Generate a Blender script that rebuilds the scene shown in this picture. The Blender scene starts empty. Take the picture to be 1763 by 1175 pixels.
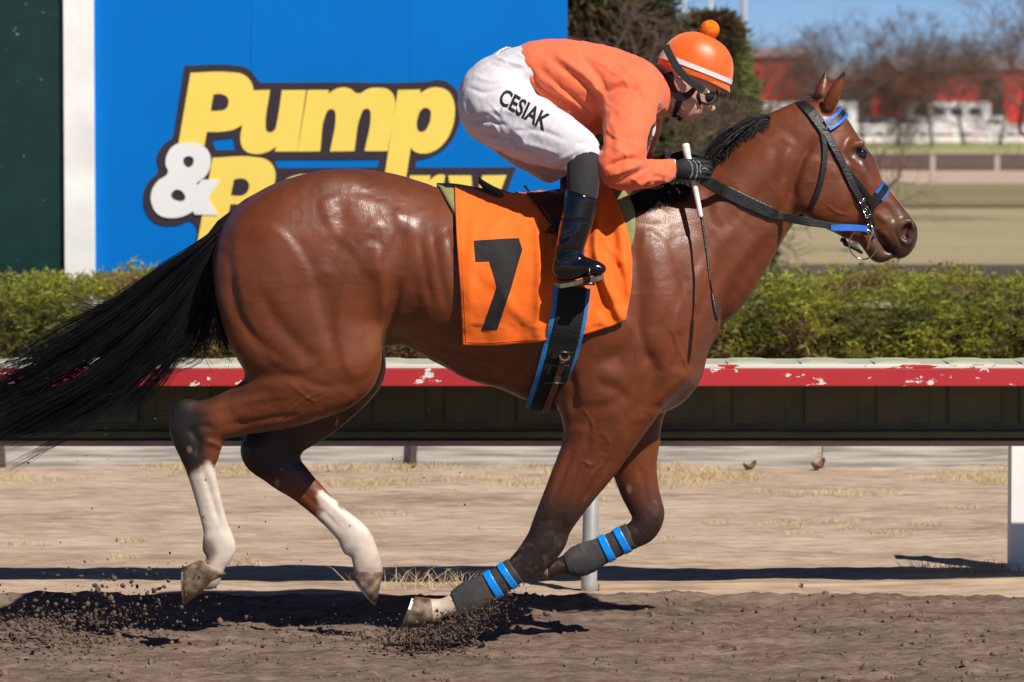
import bpy, bmesh, math, random
import numpy as np
from mathutils import Vector, Matrix, noise as mnoise
from mathutils.bvhtree import BVHTree

random.seed(7)
RNG = np.random.default_rng(7)
scene = bpy.context.scene
COL = scene.collection
R = math.radians

# ------------------------------------------------------------------ camera
D, H, FPX = 14.0, 1.84, 7000.0            # distance to the horse, eye height, focal length in photo pixels
PITCH = math.atan(387.5 / FPX)
cam_data = bpy.data.cameras.new('camera')
cam = bpy.data.objects.new('camera', cam_data)
COL.objects.link(cam)
cam.location = (0, -D, H)
cam.rotation_euler = (math.pi / 2 - PITCH, 0, 0)
cam_data.sensor_width = 36.0
cam_data.lens = FPX * 36.0 / 1763.0
cam_data.clip_start = 0.5
cam_data.clip_end = 6000
cam_data.dof.use_dof = True
cam_data.dof.focus_distance = 13.95
cam_data.dof.aperture_fstop = 6.3
scene.camera = cam

# ------------------------------------------------------------------ light
SUN_DIR = Vector((-0.62, 0.76, -1.0)).normalized()      # the way the light travels
world = bpy.data.worlds.new('World')
scene.world = world
world.use_nodes = True
wn = world.node_tree.nodes
wl = world.node_tree.links
bg = wn['Background']
sky = wn.new('ShaderNodeTexSky')
sky.sky_type = 'NISHITA'
sky.sun_disc = False
sky.sun_elevation = math.asin(-SUN_DIR.z)
sky.sun_rotation = math.atan2(-SUN_DIR.x, -SUN_DIR.y)
sky.air_density = 0.42
sky.altitude = 1500
sky.dust_density = 0.0
sky.ozone_density = 5.0
wl.new(sky.outputs[0], bg.inputs[0])
bg.inputs[1].default_value = 0.068
sun_d = bpy.data.lights.new('sun', 'SUN')
sun_d.energy = 4.6
sun_d.angle = R(0.53)
sun_d.color = (1.0, 0.93, 0.83)
sun = bpy.data.objects.new('sun', sun_d)
COL.objects.link(sun)
sun.rotation_euler = SUN_DIR.to_track_quat('-Z', 'Y').to_euler()
sun.location = (4, -6, 9)

scene.view_settings.view_transform = 'Standard'
scene.view_settings.look = 'None'
scene.view_settings.exposure = 0.30
scene.view_settings.gamma = 1.0
scene.view_settings.use_curve_mapping = False
scene.render.engine = 'CYCLES'
scene.cycles.use_denoising = True
scene.cycles.max_bounces = 6
scene.cycles.diffuse_bounces = 3
scene.cycles.glossy_bounces = 3

# ------------------------------------------------------------------ pixel <-> place
CAM = np.array([0.0, -D, H])
_sp, _cp = math.sin(PITCH), math.cos(PITCH)


def W(px, py, y=0.0):
    """The place at depth y that the photograph shows at pixel (px, py)."""
    u = (np.asarray(px, float) - 881.5) / FPX
    v = (587.5 - np.asarray(py, float)) / FPX
    dy = v * _sp + _cp
    dz = v * _cp - _sp
    t = (np.asarray(y, float) + D) / dy
    return np.stack(np.broadcast_arrays(u * t, np.asarray(y, float) + 0 * t, H + dz * t), -1)


def PX(P):
    """Where a place appears in the photograph (pixels)."""
    q = np.asarray(P, float) - CAM
    f = q[..., 1] * _cp - q[..., 2] * _sp
    v = q[..., 1] * _sp + q[..., 2] * _cp
    return 881.5 + FPX * q[..., 0] / f, 587.5 - FPX * v / f


def MPP(y=0.0):
    return (y + D) / FPX


# ------------------------------------------------------------------ scene helpers
def tag(o, label=None, cat=None, group=None, kind=None):
    if label: o['label'] = label
    if cat: o['category'] = cat
    if group: o['group'] = group
    if kind: o['kind'] = kind
    return o


def empty(name, loc=(0, 0, 0)):
    o = bpy.data.objects.new(name, None)
    o.empty_display_size = 0.1
    o.location = loc
    COL.objects.link(o)
    return o


def link(name, me, mat=None, parent=None, smooth=True):
    o = bpy.data.objects.new(name, me)
    COL.objects.link(o)
    if mat is not None and not me.materials:
        me.materials.append(mat)
    if parent is not None:
        o.parent = parent
        o.matrix_parent_inverse = Matrix.Translation(parent.location).inverted()
    if smooth is not None:
        me.polygons.foreach_set('use_smooth', [bool(smooth)] * len(me.polygons))
    return o


def mesh_np(name, V, F):
    """Mesh from arrays; F is (n,4) or (n,3) or a list of such arrays."""
    if not isinstance(F, (list, tuple)):
        F = [F]
    F = [np.asarray(f, np.int32) for f in F if len(f)]
    me = bpy.data.meshes.new(name)
    V = np.asarray(V, np.float32)
    me.vertices.add(len(V))
    me.vertices.foreach_set('co', V.ravel())
    nl = sum(f.size for f in F)
    npoly = sum(len(f) for f in F)
    me.loops.add(nl)
    me.polygons.add(npoly)
    me.loops.foreach_set('vertex_index', np.concatenate([f.ravel() for f in F]))
    sizes = np.concatenate([np.full(len(f), f.shape[1], np.int32) for f in F])
    starts = np.concatenate([[0], np.cumsum(sizes)[:-1]]).astype(np.int32)
    me.polygons.foreach_set('loop_start', starts)
    me.update(calc_edges=True)
    me.validate()
    return me


def attr_color(me, name, C):
    a = me.color_attributes.new(name, 'FLOAT_COLOR', 'POINT')
    C = np.asarray(C, np.float32)
    if C.shape[1] == 3:
        C = np.concatenate([C, np.ones((len(C), 1), np.float32)], 1)
    a.data.foreach_set('color', C.ravel())


def smoothstep(a, b, x):
    t = np.clip((np.asarray(x, float) - a) / (b - a + 1e-12), 0, 1)
    return t * t * (3 - 2 * t)


def vnoise(P, seed=0):
    """Value noise in 0..1 for an (n,3) array."""
    P = np.asarray(P, np.float64)
    i = np.floor(P).astype(np.int64)
    f = P - i
    f = f * f * (3 - 2 * f)
    out = np.zeros(len(P))
    for dx in (0, 1):
        for dy in (0, 1):
            for dz in (0, 1):
                h = ((i[:, 0] + dx) * 374761393 + (i[:, 1] + dy) * 668265263 + (i[:, 2] + dz) * 2147483647 + seed * 974711) & 0xffffffff
                h = ((h ^ (h >> 13)) * 1274126177) & 0xffffffff
                h = (h ^ (h >> 16)) & 0xffff
                w = (f[:, 0] if dx else 1 - f[:, 0]) * (f[:, 1] if dy else 1 - f[:, 1]) * (f[:, 2] if dz else 1 - f[:, 2])
                out += w * h / 65535.0
    return out


def fbm(P, octaves=4, seed=0):
    P = np.asarray(P, float)
    s = np.zeros(len(P)); a = 0.5; n = 0
    for o in range(octaves):
        s += a * vnoise(P * 2.03 ** o + 17.3 * o, seed + o); n += a; a *= 0.5
    return s / n


def catmull(P, sub=6, closed=False):
    P = np.asarray(P, float)
    if closed:
        A = np.concatenate([P[-1:], P, P[:2]])
    else:
        A = np.concatenate([2 * P[:1] - P[1:2], P, 2 * P[-1:] - P[-2:-1]])
    out = []
    for i in range(1, len(A) - 2):
        p0, p1, p2, p3 = A[i - 1], A[i], A[i + 1], A[i + 2]
        for s in range(sub):
            t = s / sub
            out.append(0.5 * ((2 * p1) + (-p0 + p2) * t + (2 * p0 - 5 * p1 + 4 * p2 - p3) * t * t + (-p0 + 3 * p1 - 3 * p2 + p3) * t ** 3))
    if not closed:
        out.append(A[-2])
    return np.array(out)


# ------------------------------------------------------------------ soft-body modelling: round cones blended into one surface
class Field:
    def __init__(self, lo, hi, vs):
        self.lo = np.asarray(lo, float); self.vs = vs
        n = np.ceil((np.asarray(hi, float) - self.lo) / vs).astype(int) + 1
        self.n = n
        self.F = np.full(n, 0.5, np.float32)
        self.ax = [self.lo[i] + vs * np.arange(n[i]) for i in range(3)]

    def _sl(self, lo, hi):
        a = np.clip(np.floor((lo - self.lo) / self.vs).astype(int), 0, self.n - 1)
        b = np.clip(np.ceil((hi - self.lo) / self.vs).astype(int) + 1, 1, self.n)
        return a, b

    def add(self, X, a, b, k=0.03, mode='add', rnd=False):
        X = np.asarray(X, float); a = np.asarray(a, float); b = np.asarray(b, float)
        m = k + 3 * self.vs
        rr = np.maximum(a, b) + m
        A, B = self._sl((X - rr[:, None]).min(0), (X + rr[:, None]).max(0))
        if np.any(B <= A): return
        Fc = np.full(B - A, 0.5, np.float32)
        for i in range(max(1, len(X) - 1)):
            j = min(i + 1, len(X) - 1)
            r = max(rr[i], rr[j])
            s, e = self._sl(np.minimum(X[i], X[j]) - r, np.maximum(X[i], X[j]) + r)
            s = np.maximum(s, A); e = np.minimum(e, B)
            if np.any(e <= s): continue
            x = self.ax[0][s[0]:e[0]][:, None, None]
            y = self.ax[1][s[1]:e[1]][None, :, None]
            z = self.ax[2][s[2]:e[2]][None, None, :]
            d = X[j] - X[i]
            if rnd:
                L = d @ d + 1e-12
                t = np.clip(((x - X[i][0]) * d[0] + (y - X[i][1]) * d[1] + (z - X[i][2]) * d[2]) / L, 0, 1)
            else:
                L = d[0] ** 2 + d[2] ** 2 + 1e-12
                t = np.clip(((x - X[i][0]) * d[0] + (z - X[i][2]) * d[2]) / L, 0, 1)
            at = a[i] + t * (a[j] - a[i]); bt = b[i] + t * (b[j] - b[i])
            q = ((x - X[i][0] - t * d[0]) ** 2 + (z - X[i][2] - t * d[2]) ** 2) / at ** 2
            f = (np.sqrt(q + ((y - X[i][1] - t * d[1]) / bt) ** 2) - 1) * np.minimum(at, bt)
            sl = tuple(slice(s[c] - A[c], e[c] - A[c]) for c in range(3))
            Fc[sl] = np.minimum(Fc[sl], f.astype(np.float32))
        sl = tuple(slice(A[c], B[c]) for c in range(3))
        G = self.F[sl]
        if mode == 'add':
            h = np.maximum(k - np.abs(G - Fc), 0) / max(k, 1e-6)
            self.F[sl] = np.minimum(G, Fc) - h * h * k * 0.25
        else:
            Fc = -Fc
            h = np.maximum(k - np.abs(G - Fc), 0) / max(k, 1e-6)
            self.F[sl] = np.maximum(G, Fc) + h * h * k * 0.25

    def halfspace(self, p, n, k=0.01):
        """Cut away what lies on the side the normal n points to."""
        n = np.asarray(n, float) / np.linalg.norm(n)
        x, y, z = self.ax[0][:, None, None], self.ax[1][None, :, None], self.ax[2][None, None, :]
        P = ((x - p[0]) * n[0] + (y - p[1]) * n[1] + (z - p[2]) * n[2]).astype(np.float32)
        h = np.maximum(k - np.abs(self.F - P), 0) / k
        self.F = np.maximum(self.F, P) + h * h * k * 0.25

    def mesh(self, smooth=2):
        F, n = self.F, self.n
        S = F < 0
        c = np.zeros(n - 1, np.uint8)
        offs = [(i, j, k) for i in (0, 1) for j in (0, 1) for k in (0, 1)]
        for o in offs:
            c += S[o[0]:n[0] - 1 + o[0], o[1]:n[1] - 1 + o[1], o[2]:n[2] - 1 + o[2]]
        act = (c > 0) & (c < 8)
        idx = np.argwhere(act)
        vals = np.stack([F[idx[:, 0] + o[0], idx[:, 1] + o[1], idx[:, 2] + o[2]] for o in offs], 1)
        acc = np.zeros((len(idx), 3)); cnt = np.zeros(len(idx))
        for i in range(8):
            for j in range(i + 1, 8):
                oi, oj = np.array(offs[i]), np.array(offs[j])
                if np.abs(oi - oj).sum() != 1: continue
                vi, vj = vals[:, i], vals[:, j]
                m = (vi < 0) != (vj < 0)
                t = np.where(m, vi / np.where(m, vi - vj, 1), 0)
                acc += np.where(m[:, None], oi + t[:, None] * (oj - oi), 0); cnt += m
        V = self.lo + self.vs * (idx + acc / cnt[:, None])
        vid = np.full(n - 1, -1, np.int32)
        vid[act] = np.arange(len(idx))
        Q = []
        for ax in range(3):
            u, v = [(1, 2), (2, 0), (0, 1)][ax]
            s0 = [slice(1, n[k] - 1) for k in range(3)]; s0[ax] = slice(0, n[ax] - 1)
            s1 = list(s0); s1[ax] = slice(1, n[ax])
            a_, b_ = S[tuple(s0)], S[tuple(s1)]
            e = np.argwhere(a_ != b_)
            inside = a_[tuple(e.T)]
            e = e.copy()
            for k in range(3):
                if k != ax: e[:, k] += 1
            def cell(du, dv):
                q = e.copy(); q[:, u] += du; q[:, v] += dv
                return vid[q[:, 0], q[:, 1], q[:, 2]]
            q = np.stack([cell(-1, -1), cell(0, -1), cell(0, 0), cell(-1, 0)], 1)
            q[~inside] = q[~inside][:, ::-1]
            Q.append(q)
        Q = np.concatenate(Q)
        Q = Q[(Q >= 0).all(1)]
        V = relax(V, Q, smooth)
        return V, Q


def relax(V, Q, it=2, lam=0.5, mu=-0.52, mask=None):
    if it == 0: return V
    E = np.concatenate([Q[:, [i, (i + 1) % Q.shape[1]]] for i in range(Q.shape[1])])
    a, b = E[:, 0], E[:, 1]
    n = len(V)
    deg = np.maximum(np.bincount(a, minlength=n), 1)
    for s in range(it * 2):
        f = lam if s % 2 == 0 else mu
        A = np.stack([np.bincount(a, V[b, c], n) for c in range(3)], 1) / deg[:, None]
        dV = f * (A - V)
        V = V + (dV if mask is None else dV * mask[:, None])
    return V


def normals(V, Q):
    if Q.shape[1] == 4:
        N = np.cross(V[Q[:, 2]] - V[Q[:, 0]], V[Q[:, 3]] - V[Q[:, 1]])
    else:
        N = np.cross(V[Q[:, 1]] - V[Q[:, 0]], V[Q[:, 2]] - V[Q[:, 0]])
    out = np.zeros_like(V)
    for i in range(Q.shape[1]):
        for c in range(3):
            out[:, c] += np.bincount(Q[:, i], N[:, c], len(V))
    return out / (np.linalg.norm(out, axis=1, keepdims=True) + 1e-12)


def limb(rows, sub=5, lin=False):
    """rows of (px, py, radius px, depth half-width m, y m) -> places and radii along a smooth line."""
    rows = np.asarray(rows, float)
    if len(rows) > 1 and not lin: rows = catmull(rows, sub)
    X = W(rows[:, 0], rows[:, 1], rows[:, 4])
    return X, np.maximum(rows[:, 2], 0.5) * (rows[:, 4] + D) / FPX, np.maximum(rows[:, 3], 0.001)


def inscribed(top, bot, xs):
    """Circles centred at the given columns that touch an upper and a lower outline (photo pixels)."""
    out = []
    top, bot = catmull(top, 6), catmull(bot, 6)
    for x in xs:
        ys = np.linspace(np.interp(x, top[:, 0], top[:, 1]), np.interp(x, bot[:, 0], bot[:, 1]), 160)
        q = np.stack([np.full(160, x), ys], 1)
        r = np.minimum(seg_dist(q, top)[0], seg_dist(q, bot)[0])
        i = int(r.argmax()); out.append((x, ys[i], r[i]))
    return out


def seg_dist(P2, line):
    """Distance of 2-D points to a polyline and the position 0..1 along it."""
    line = np.asarray(line, float)
    best = np.full(len(P2), 1e9); pos = np.zeros(len(P2))
    L = np.concatenate([[0], np.cumsum(np.linalg.norm(np.diff(line, axis=0), axis=1))])
    for i in range(len(line) - 1):
        d = line[i + 1] - line[i]
        t = np.clip(((P2 - line[i]) @ d) / (d @ d + 1e-9), 0, 1)
        q = np.linalg.norm(P2 - line[i] - t[:, None] * d, axis=1)
        m = q < best
        best[m] = q[m]; pos[m] = (L[i] + t[m] * (L[i + 1] - L[i])) / L[-1]
    return best, pos


def in_poly(P2, poly):
    poly = np.asarray(poly, float)
    x, y = P2[:, 0], P2[:, 1]
    c = np.zeros(len(P2), bool)
    j = len(poly) - 1
    for i in range(len(poly)):
        xi, yi = poly[i]; xj, yj = poly[j]
        m = ((yi > y) != (yj > y)) & (x < (xj - xi) * (y - yi) / (yj - yi + 1e-12) + xi)
        c ^= m
        j = i
    return c


def poly_sd(P2, poly):
    """Signed distance to a polygon (negative inside)."""
    poly = np.asarray(poly, float)
    d, _ = seg_dist(P2, np.concatenate([poly, poly[:1]]))
    return np.where(in_poly(P2, poly), -d, d)


# ------------------------------------------------------------------ simple mesh builder
class MB:
    def __init__(self): self.V, self.Fs = [], []

    def add(self, V, F):
        o = len(self.V)
        self.V += [tuple(v) for v in V]
        self.Fs += [tuple(i + o for i in f) for f in F]
        return self

    def box(self, c, s, rot=None):
        V = [Vector((sx * s[0] / 2, sy * s[1] / 2, sz * s[2] / 2)) for sx in (-1, 1) for sy in (-1, 1) for sz in (-1, 1)]
        if rot is not None: V = [rot @ v for v in V]
        V = [v + Vector(c) for v in V]
        return self.add(V, [(0, 1, 3, 2), (4, 6, 7, 5), (0, 4, 5, 1), (2, 3, 7, 6), (0, 2, 6, 4), (1, 5, 7, 3)])

    def tube(self, pts, rad, n=8, cap=True):
        pts = [Vector(p) for p in pts]
        if not hasattr(rad, '__len__'): rad = [rad] * len(pts)
        rings = []
        prev = None
        V = []
        for i, p in enumerate(pts):
            t = (pts[min(i + 1, len(pts) - 1)] - pts[max(i - 1, 0)])
            t = t.normalized() if t.length > 1e-9 else Vector((0, 0, 1))
            if prev is None:
                u = t.orthogonal().normalized()
            else:
                u = prev - t * prev.dot(t)
                u = u.normalized() if u.length > 1e-6 else t.orthogonal().normalized()
            prev = u
            w = t.cross(u)
            for k in range(n):
                a = 2 * math.pi * k / n
                V.append(p + (u * math.cos(a) + w * math.sin(a)) * rad[i])
        F = []
        for i in range(len(pts) - 1):
            for k in range(n):
                F.append((i * n + k, i * n + (k + 1) % n, (i + 1) * n + (k + 1) % n, (i + 1) * n + k))
        if cap:
            F.append(tuple(range(n))[::-1]); F.append(tuple(range((len(pts) - 1) * n, len(pts) * n)))
        return self.add(V, F)

    def mesh(self, name):
        me = bpy.data.meshes.new(name)
        me.from_pydata([tuple(v) for v in self.V], [], self.Fs)
        me.update()
        return me

    def build(self, name, mat=None, parent=None, smooth=False, bevel=0.0):
        me = self.mesh(name)
        if bevel > 0:
            bm = bmesh.new(); bm.from_mesh(me)
            bmesh.ops.bevel(bm, geom=bm.edges[:], offset=bevel, segments=2, affect='EDGES', profile=0.7)
            bm.to_mesh(me); bm.free()
        return link(name, me, mat, parent, smooth)


# ------------------------------------------------------------------ materials
def new_mat(name):
    m = bpy.data.materials.new(name)
    m.use_nodes = True
    return m, m.node_tree.nodes, m.node_tree.links, m.node_tree.nodes['Principled BSDF']


def mat_plain(name, col, rough=0.6, spec=0.4, var=0.12, scale=12.0, bump=0.0, bscale=60.0, metal=0.0, coat=0.0, sheen=0.0, stretch=None):
    m, N, L, p = new_mat(name)
    tc = N.new('ShaderNodeTexCoord')
    vec = tc.outputs['Object']
    if stretch:
        mp = N.new('ShaderNodeMapping'); mp.inputs['Scale'].default_value = stretch
        L.new(vec, mp.inputs[0]); vec = mp.outputs[0]
    nz = N.new('ShaderNodeTexNoise'); nz.inputs['Scale'].default_value = scale; nz.inputs['Detail'].default_value = 5
    L.new(vec, nz.inputs['Vector'])
    cr = N.new('ShaderNodeValToRGB')
    c = np.array(col)
    cr.color_ramp.elements[0].position = 0.3; cr.color_ramp.elements[1].position = 0.7
    cr.color_ramp.elements[0].color = (*np.clip(c * (1 - var), 0, 1), 1)
    cr.color_ramp.elements[1].color = (*np.clip(c * (1 + var), 0, 1), 1)
    L.new(nz.outputs['Fac'], cr.inputs[0])
    L.new(cr.outputs[0], p.inputs['Base Color'])
    p.inputs['Roughness'].default_value = rough
    p.inputs['Specular IOR Level'].default_value = spec
    p.inputs['Metallic'].default_value = metal
    p.inputs['Coat Weight'].default_value = coat
    p.inputs['Sheen Weight'].default_value = sheen
    if bump > 0:
        nb = N.new('ShaderNodeTexNoise'); nb.inputs['Scale'].default_value = bscale; nb.inputs['Detail'].default_value = 4
        L.new(vec, nb.inputs['Vector'])
        b = N.new('ShaderNodeBump'); b.inputs['Strength'].default_value = bump; b.inputs['Distance'].default_value = 0.01
        L.new(nb.outputs['Fac'], b.inputs['Height']); L.new(b.outputs[0], p.inputs['Normal'])
    return m
# ================================================================== the ground
def dist(py): return H * FPX / (py - 200.0) - D           # depth y of flat ground seen at photo row py (to first order)


def mat_dirt(name, c0, c1, c2, scale, stretch, bump, bdist, rough=.95):
    m, N, L, p = new_mat(name)
    tc = N.new('ShaderNodeTexCoord'); mp = N.new('ShaderNodeMapping'); mp.inputs['Scale'].default_value = stretch
    L.new(tc.outputs['Object'], mp.inputs[0])
    n1 = N.new('ShaderNodeTexNoise'); n1.inputs['Scale'].default_value = scale; n1.inputs['Detail'].default_value = 10; n1.inputs['Roughness'].default_value = .68
    n2 = N.new('ShaderNodeTexNoise'); n2.inputs['Scale'].default_value = scale * .13; n2.inputs['Detail'].default_value = 5
    L.new(mp.outputs[0], n1.inputs['Vector']); L.new(mp.outputs[0], n2.inputs['Vector'])
    mx = N.new('ShaderNodeMath'); mx.operation = 'MULTIPLY_ADD'; mx.inputs[1].default_value = .6
    ad = N.new('ShaderNodeMath'); ad.operation = 'MULTIPLY'; ad.inputs[1].default_value = .4
    L.new(n2.outputs['Fac'], ad.inputs[0]); L.new(n1.outputs['Fac'], mx.inputs[0]); L.new(ad.outputs[0], mx.inputs[2])
    cr = N.new('ShaderNodeValToRGB'); e = cr.color_ramp.elements
    e[0].position = .36; e[0].color = (*c0, 1); e[1].position = .64; e[1].color = (*c2, 1); x = e.new(.5); x.color = (*c1, 1)
    L.new(mx.outputs[0], cr.inputs[0]); L.new(cr.outputs[0], p.inputs['Base Color'])
    b_ = N.new('ShaderNodeBump'); b_.inputs['Strength'].default_value = bump; b_.inputs['Distance'].default_value = bdist
    L.new(n1.outputs['Fac'], b_.inputs['Height']); L.new(b_.outputs[0], p.inputs['Normal'])
    p.inputs['Roughness'].default_value = rough; p.inputs['Specular IOR Level'].default_value = .15
    return m


M_TRACK = mat_dirt('harrowed_track_dirt', (.09, .060, .044), (.185, .132, .102), (.275, .205, .163), 30, (.55, 1.6, 1), .8, .02)
M_VERGE = mat_dirt('dry_pale_dirt', (.26, .18, .128), (.455, .34, .255), (.59, .47, .37), 9, (.5, 1.3, 1), .9, .02)
M_INFIELD = mat_dirt('dry_infield_turf', (.27, .215, .125), (.34, .28, .165), (.40, .33, .21), .35, (.25, 1.2, 1), .3, .05)


def terrain(name, x0, x1, y0, y1, step, hf, mat, ystep=None):
    xs = np.arange(x0, x1 + step * .5, step); ys = np.arange(y0, y1 + (ystep or step) * .5, ystep or step)
    X, Y_ = np.meshgrid(xs, ys)
    P = np.stack([X.ravel(), Y_.ravel(), np.zeros(X.size)], 1)
    P[:, 2] = hf(P)
    c = len(xs); r = len(ys)
    i = np.arange(r - 1)[:, None] * c + np.arange(c - 1)[None]
    Q = np.stack([i, i + 1, i + c + 1, i + c], -1).reshape(-1, 4)
    o = link(name, mesh_np(name, P, Q), mat)
    tag(o, kind='structure')
    return o


def h_track(P):
    a = fbm(P * np.array([5, 9, 1]), 4, 2) - .5
    b_ = fbm(P * np.array([26, 40, 1]), 3, 8) - .5
    big = np.abs(fbm(P * np.array([13, 20, 1]), 2, 31) - .5)
    lip = .03 * np.exp(-((P[:, 1] - 1.38 - .05 * np.sin(P[:, 0] * 2.1)) / .07) ** 2)
    har = .5 + .5 * np.sin(P[:, 1] * 95 + 3 * fbm(P * np.array([1.2, 3, 1]), 2, 5))
    return .042 * a + .020 * b_ + .022 * big + .006 * har * fbm(P * 3, 2, 15) - .012 + lip - .05 * smoothstep(1.44, 1.60, P[:, 1])


def h_verge(P):
    a = fbm(P * np.array([1.2, 2.5, 1]), 4, 12) - .5
    b_ = fbm(P * np.array([14, 22, 1]), 3, 18) - .5
    return .035 * a + .016 * b_ - .012 - .05 * smoothstep(1.62, 1.42, P[:, 1])


terrain('track', -3.2, 3.2, -2.6, 1.6, .0165, h_track, M_TRACK)
terrain('verge', -7.0, 7.0, 1.30, 9.6, .045, h_verge, M_VERGE)


def sheet(name, x0, x1, y0, y1, z, mat):
    o = MB().add([(x0, y0, z), (x1, y0, z), (x1, y1, z), (x0, y1, z)], [(0, 1, 2, 3)]).build(name, mat)
    return tag(o, kind='structure')


M_FARDIRT = mat_dirt('far_track_dirt', (.105, .066, .05), (.13, .085, .065), (.16, .11, .085), .8, (.2, 1, 1), .2, .05)
M_GREEN = mat_dirt('spring_grass_strip', (.22, .27, .085), (.29, .33, .115), (.35, .38, .15), .5, (.2, 1, 1), .3, .05)
M_DARKBAND = mat_dirt('dark_ground_band', (.075, .06, .052), (.10, .083, .07), (.13, .11, .095), 1.2, (.2, 1, 1), .3, .03)
M_PALE = mat_dirt('pale_clay_strip', (.40, .30, .225), (.46, .35, .265), (.52, .41, .31), .6, (.2, 1, 1), .2, .05)
M_OLIVE = mat_dirt('olive_turf_strip', (.19, .165, .085), (.24, .205, .11), (.30, .25, .14), .5, (.2, 1, 1), .2, .05)
M_NEARDIRT = mat_dirt('open_track_dirt', (.09, .060, .044), (.185, .132, .102), (.275, .205, .163), 9, (.5, 1.6, 1), .7, .03)
sheet('ground', -2500, 2500, -300, 4500, -.09, M_INFIELD)
sheet('track_beyond_frame', -60, 60, -14, 1.5, -.075, M_NEARDIRT)
sheet('dark_band', -90, 90, dist(478), dist(447), -.06, M_DARKBAND)  # flat darker band across the infield ground
sheet('olive_strip', -160, 160, dist(346), dist(317), -.06, M_OLIVE)
sheet('worn_line', -160, 160, dist(351), dist(348), -.05, M_OLIVE)
sheet('clay_strip', -220, 220, dist(313), dist(291), -.06, M_PALE)
sheet('far_track', -400, 400, dist(289), dist(263.5), -.05, M_FARDIRT)
sheet('green_strip', -500, 500, dist(263), dist(249), -.05, M_GREEN)
# ================================================================== the horse
YC = 0.13                                   # the horse's mid-plane
horse = empty('racehorse', W(740, 1110, YC).tolist()[0:2] + [0.0])
tag(horse, 'galloping bay racehorse with black mane and tail and white hind socks', 'horse')


def mat_coat():
    m, N, L, p = new_mat('horse_coat')
    at = N.new('ShaderNodeVertexColor'); at.layer_name = 'coat'
    tc = N.new('ShaderNodeTexCoord')
    n1 = N.new('ShaderNodeTexNoise'); n1.inputs['Scale'].default_value = 9; n1.inputs['Detail'].default_value = 6
    L.new(tc.outputs['Object'], n1.inputs['Vector'])
    mp = N.new('ShaderNodeMapRange'); mp.inputs[1].default_value = 0.3; mp.inputs[2].default_value = 0.7; mp.inputs[3].default_value = 0.86; mp.inputs[4].default_value = 1.12
    L.new(n1.outputs['Fac'], mp.inputs[0])
    mx = N.new('ShaderNodeMix'); mx.data_type = 'RGBA'; mx.blend_type = 'MULTIPLY'; mx.inputs[0].default_value = 1
    L.new(at.outputs[0], mx.inputs[6]); L.new(mp.outputs[0], mx.inputs[7])
    L.new(mx.outputs[2], p.inputs['Base Color'])
    # short hair: fine streaks, gloss that breaks up
    ms = N.new('ShaderNodeMapping'); ms.inputs['Scale'].default_value = (1.0, 1.0, 0.35)
    L.new(tc.outputs['Object'], ms.inputs[0])
    n2 = N.new('ShaderNodeTexNoise'); n2.inputs['Scale'].default_value = 260; n2.inputs['Detail'].default_value = 3
    L.new(ms.outputs[0], n2.inputs['Vector'])
    n3 = N.new('ShaderNodeTexNoise'); n3.inputs['Scale'].default_value = 14; n3.inputs['Detail'].default_value = 5
    L.new(tc.outputs['Object'], n3.inputs['Vector'])
    b = N.new('ShaderNodeBump'); b.inputs['Strength'].default_value = 0.20; b.inputs['Distance'].default_value = 0.004
    L.new(n2.outputs['Fac'], b.inputs['Height'])
    b2 = N.new('ShaderNodeBump'); b2.inputs['Strength'].default_value = 0.10; b2.inputs['Distance'].default_value = 0.012
    L.new(n3.outputs['Fac'], b2.inputs['Height']); L.new(b2.outputs[0], b.inputs['Normal'])
    L.new(b.outputs[0], p.inputs['Normal'])
    mr = N.new('ShaderNodeMapRange'); mr.inputs[1].default_value = 0.3; mr.inputs[2].default_value = 0.7; mr.inputs[3].default_value = 0.42; mr.inputs[4].default_value = 0.56
    L.new(n3.outputs['Fac'], mr.inputs[0]); L.new(mr.outputs[0], p.inputs['Roughness'])
    p.inputs['Specular IOR Level'].default_value = 0.40
    p.inputs['Coat Weight'].default_value = 0.30; p.inputs['Coat Roughness'].default_value = 0.27
    L.new(b.outputs[0], p.inputs['Coat Normal'])
    return m


M_COAT = mat_coat()

vs = 0.0065
lo = np.array([W(285, 0, 0)[0] - 0.03, -0.28, -0.06]); hi = np.array([W(1590, 0, 0)[0] + 0.02, 0.56, W(1400, 110, 0)[2] + 0.03])
fld = Field(lo, hi, vs)
NY, FY = YC - 0.11, YC + 0.11               # near and far legs


def both(rows, k, side=(-1, 1), sub=5):
    for s in side:
        r = np.array(rows, float); r[:, 4] = YC + s * np.abs(r[:, 4])
        X, a, b = limb(r, sub); fld.add(X, a, b, k)


# barrel, croup, chest
ic = inscribed([(480, 300), (600, 297), (690, 311), (760, 326), (830, 338), (920, 344), (1000, 338), (1060, 326), (1200, 300)],
               [(480, 560), (600, 572), (670, 582), (720, 606), (770, 632), (830, 660), (890, 685), (940, 703), (1000, 714), (1060, 722), (1200, 735)], [600, 640, 680, 720, 760, 800, 850, 900, 950, 1000, 1030])
wb = lambda x: np.interp(x, [600, 690, 760, 850, 930, 1000, 1040], [.235, .24, .262, .282, .282, .265, .245])
X, a, b = limb([(x, y, r, wb(x), YC) for x, y, r in ic]); fld.add(X, a, b, .02)
X, a, b = limb([(640, 447, 148, .235, YC), (590, 455, 158, .245, YC), (540, 455, 153, .245, YC), (500, 456, 136, .22, YC)]); fld.add(X, a, b, .05)
X, a, b = limb([(1075, 560, 130, .215, YC), (1100, 600, 104, .19, YC), (1122, 625, 84, .165, YC)]); fld.add(X, a, b, .08)
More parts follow.
